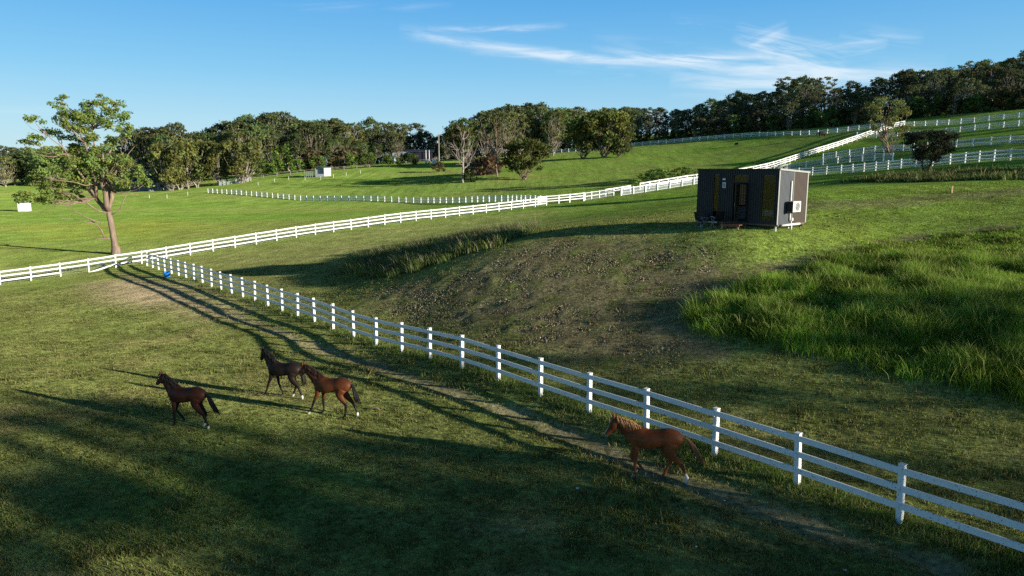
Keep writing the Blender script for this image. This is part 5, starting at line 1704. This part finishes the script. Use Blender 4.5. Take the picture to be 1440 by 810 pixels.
# white hut in the left field
q = gp(35, 297)
sc_f = np.hypot(*q) / 1010
hu = thing('hut', "small white box hut alone in the left field under the big gum's branches", 'hut', (q[0], q[1], hz(*q)), .25)
b = MB(); b.box((-5.2 * sc_f, -.9, -.2), (5.2 * sc_f, .9, 10 * sc_f)); b.build('wall', M['wall_white'], hu)
b = MB(); b.box((-5.9 * sc_f, -1.1, 10 * sc_f + .002), (5.9 * sc_f, 1.1, 11.3 * sc_f)); b.build('roof', M['roof_grey'], hu)
b = MB(); b.box((-1.8 * sc_f, -.93, 0), (2.2 * sc_f, -.902, 7.5 * sc_f)); b.build('door', M['plastic'], hu)
# power pole and the yard behind it
q = at(619, 268); zq = hz(*q); hp_ = ray(619, 188)[2] * 268 / ray(619, 188)[1] - zq
pp = thing('power_pole', "tall pale power pole left of the bare dead trees", 'pole', (q[0], q[1], zq))
b = MB(); b.tube([(0, 0, -.4), (0, 0, hp_)], [.26, .17], 10); b.build('shaft', M['bark_dead'], pp)
b = MB(); b.bar((-1.1, 0, hp_ - .6), (1.1, 0, hp_ - .6), .14, .14); b.build('crossarm', M['bark_dead'], pp)
b = MB(); b.lathe([(0, 0), (.28, 0), (.3, .1), (.3, .8), (.25, .9), (0, .9)], 12, (-.5, 0, hp_ - 3.4)); b.build('transformer', M['galv'], pp)
for x in (-.95, 0.0, .95):
    b = MB(); b.lathe([(.05, 0), (.09, .05), (.05, .1), (.08, .15), (0, .22)], 8, (x, 0, hp_ - .52)); b.build('insulator', M['plastic'], pp)
for px, lb in ((601, "thin white standpipe, left of two beside the power pole"), (605.5, "thin white standpipe, right of two beside the power pole")):
    q = at(px, 264); zq = hz(*q); h_ = ray(px, 211)[2] * 264 / ray(px, 211)[1] - zq
    b = MB(); b.tube([(0, 0, -.2), (0, 0, h_)], [.16, .13], 8); b.tube([(0, 0, .0), (0, 0, 1.1)], [.45, .3], 8)
    o = b.build('standpipe', M['plastic'], None, True); o.location = (q[0], q[1], zq); tag(o, lb, "standpipe")
q = at(612, 262)
b = MB(); b.box((-.7, -.4, -.1), (.7, .4, 1.5)); b.box((-.8, -.5, 1.502), (.8, .5, 1.65)); o = b.build('cabinet', M['plastic']); o.location = (q[0], q[1], hz(*q)); tag(o, "white meter cabinet on the ground beside the power pole", "cabinet")
q = at(592, 305)
sd_ = thing('machinery_shed', "long dark machinery shed under the trees left of the power pole", 'shed', (q[0], q[1], hz(*q)), .05)
h1 = ray(592, 212)[2] * 305 / ray(592, 208)[1] - hz(*q)
b = MB(); b.box((-5, 0, -.4), (5, 6, h1 - .5)); b.build('wall', M['dark_shed'], sd_)
b = MB(); b.add([(-6, -.6, h1 - .45), (6, -.6, h1 - .45), (6, 6.5, h1 + .5), (-6, 6.5, h1 + .5), (-6, -.6, h1 - .25), (6, -.6, h1 - .25), (6, 6.5, h1 + .7), (-6, 6.5, h1 + .7)], [(0, 3, 2, 1), (4, 5, 6, 7), (0, 1, 5, 4), (1, 2, 6, 5), (2, 3, 7, 6), (3, 0, 4, 7)]); b.build('roof', M['roof_blue'], sd_)
for x in (-4.6, -1.5, 1.5, 4.6):
    b = MB(); b.box((x - .12, -.3, -.4), (x + .12, -.1, h1 - .46)); b.build('post', M['dark_shed'], sd_)
# farm lane below the shed
b = MB(); L_ = [at(560, 276), at(600, 277), at(640, 276), at(680, 270)]
for a_, c_ in zip(L_[:-1], L_[1:]):
    n_ = 8
    for k_ in range(n_):
        p0 = a_ + (c_ - a_) * k_ / n_; p1 = a_ + (c_ - a_) * (k_ + 1) / n_
        q4 = [(p0[0], p0[1] - 2), (p1[0], p1[1] - 2), (p1[0], p1[1] + 2), (p0[0], p0[1] + 2)]
        b.add([(x, y, hz(x, y) + .06) for x, y in q4], [(0, 1, 2, 3)])
o = b.build('road', M['asphalt']); tag(o, "narrow sealed farm lane in front of the dark shed", "road", kind="structure")
# cattle on the hill
def cow(label, px, py, D, s_, rz):
    q = at(px, D)
    r_ = thing('cow', label, 'cow', (q[0], q[1], hz(*q)), rz, scale=s_)
    b = MB(); Y = (0, 1, 0)
    b.tube([(-.85, 0, 1.15), (-.7, 0, 1.1), (-.2, 0, 1.0), (.4, 0, 1.02), (.7, 0, 1.05), (.8, 0, 1.05)], [.15, .32, .40, .38, .28, .1], 12, lat=Y, rad2=[.12, .26, .34, .3, .2, .08])
    b.tube([(.6, 0, 1.1), (.95, 0, 1.0), (1.2, 0, .75)], [.25, .18, .12], 10, lat=Y, rad2=[.15, .12, .1])
    b.tube([(1.1, 0, .95), (1.25, 0, .72), (1.38, 0, .5)], [.14, .13, .08], 10)
    for x in (-.65, .5):
        for y in (-.17, .17):
            b.tube([(x, y, 1.0), (x + .04, y, .5), (x, y, .45), (x, y, 0)], [.17, .08, .07, .06], 8)
    b.tube([(-.86, 0, 1.3), (-.98, 0, 1.0), (-.96, 0, .5)], [.04, .03, .05], 6)
    ob = b.build('cow_src', M['cattle'])
    md = ob.modifiers.new('r', 'REMESH'); md.mode = 'VOXEL'; md.voxel_size = 0.035
    m2 = ob.modifiers.new('s', 'SMOOTH'); m2.iterations = 3
    me = bpy.data.meshes.new_from_object(ob.evaluated_get(bpy.context.evaluated_depsgraph_get())); me.name = 'body'
    bpy.data.objects.remove(ob)
    me.materials.clear(); me.materials.append(M['cattle'])
    o = bpy.data.objects.new('body', me); link(o); o.parent = r_
    for sd in (-1, 1):
        b = MB(); b.tube([(1.08, sd * .1, 1.02), (1.02, sd * .26, 1.02), (1.0, sd * .3, .97)], [.03, .05, .01], 6); b.build('ear', M['cattle'], r_)


cow("dark cow grazing against the topmost fence, left of the twisted gum", 1147, 186, 210, 1.25, math.pi)
cow("small dark calf on the grass below the topmost fence, above the cabin", 1030, 200, 226, .85, 1.9)
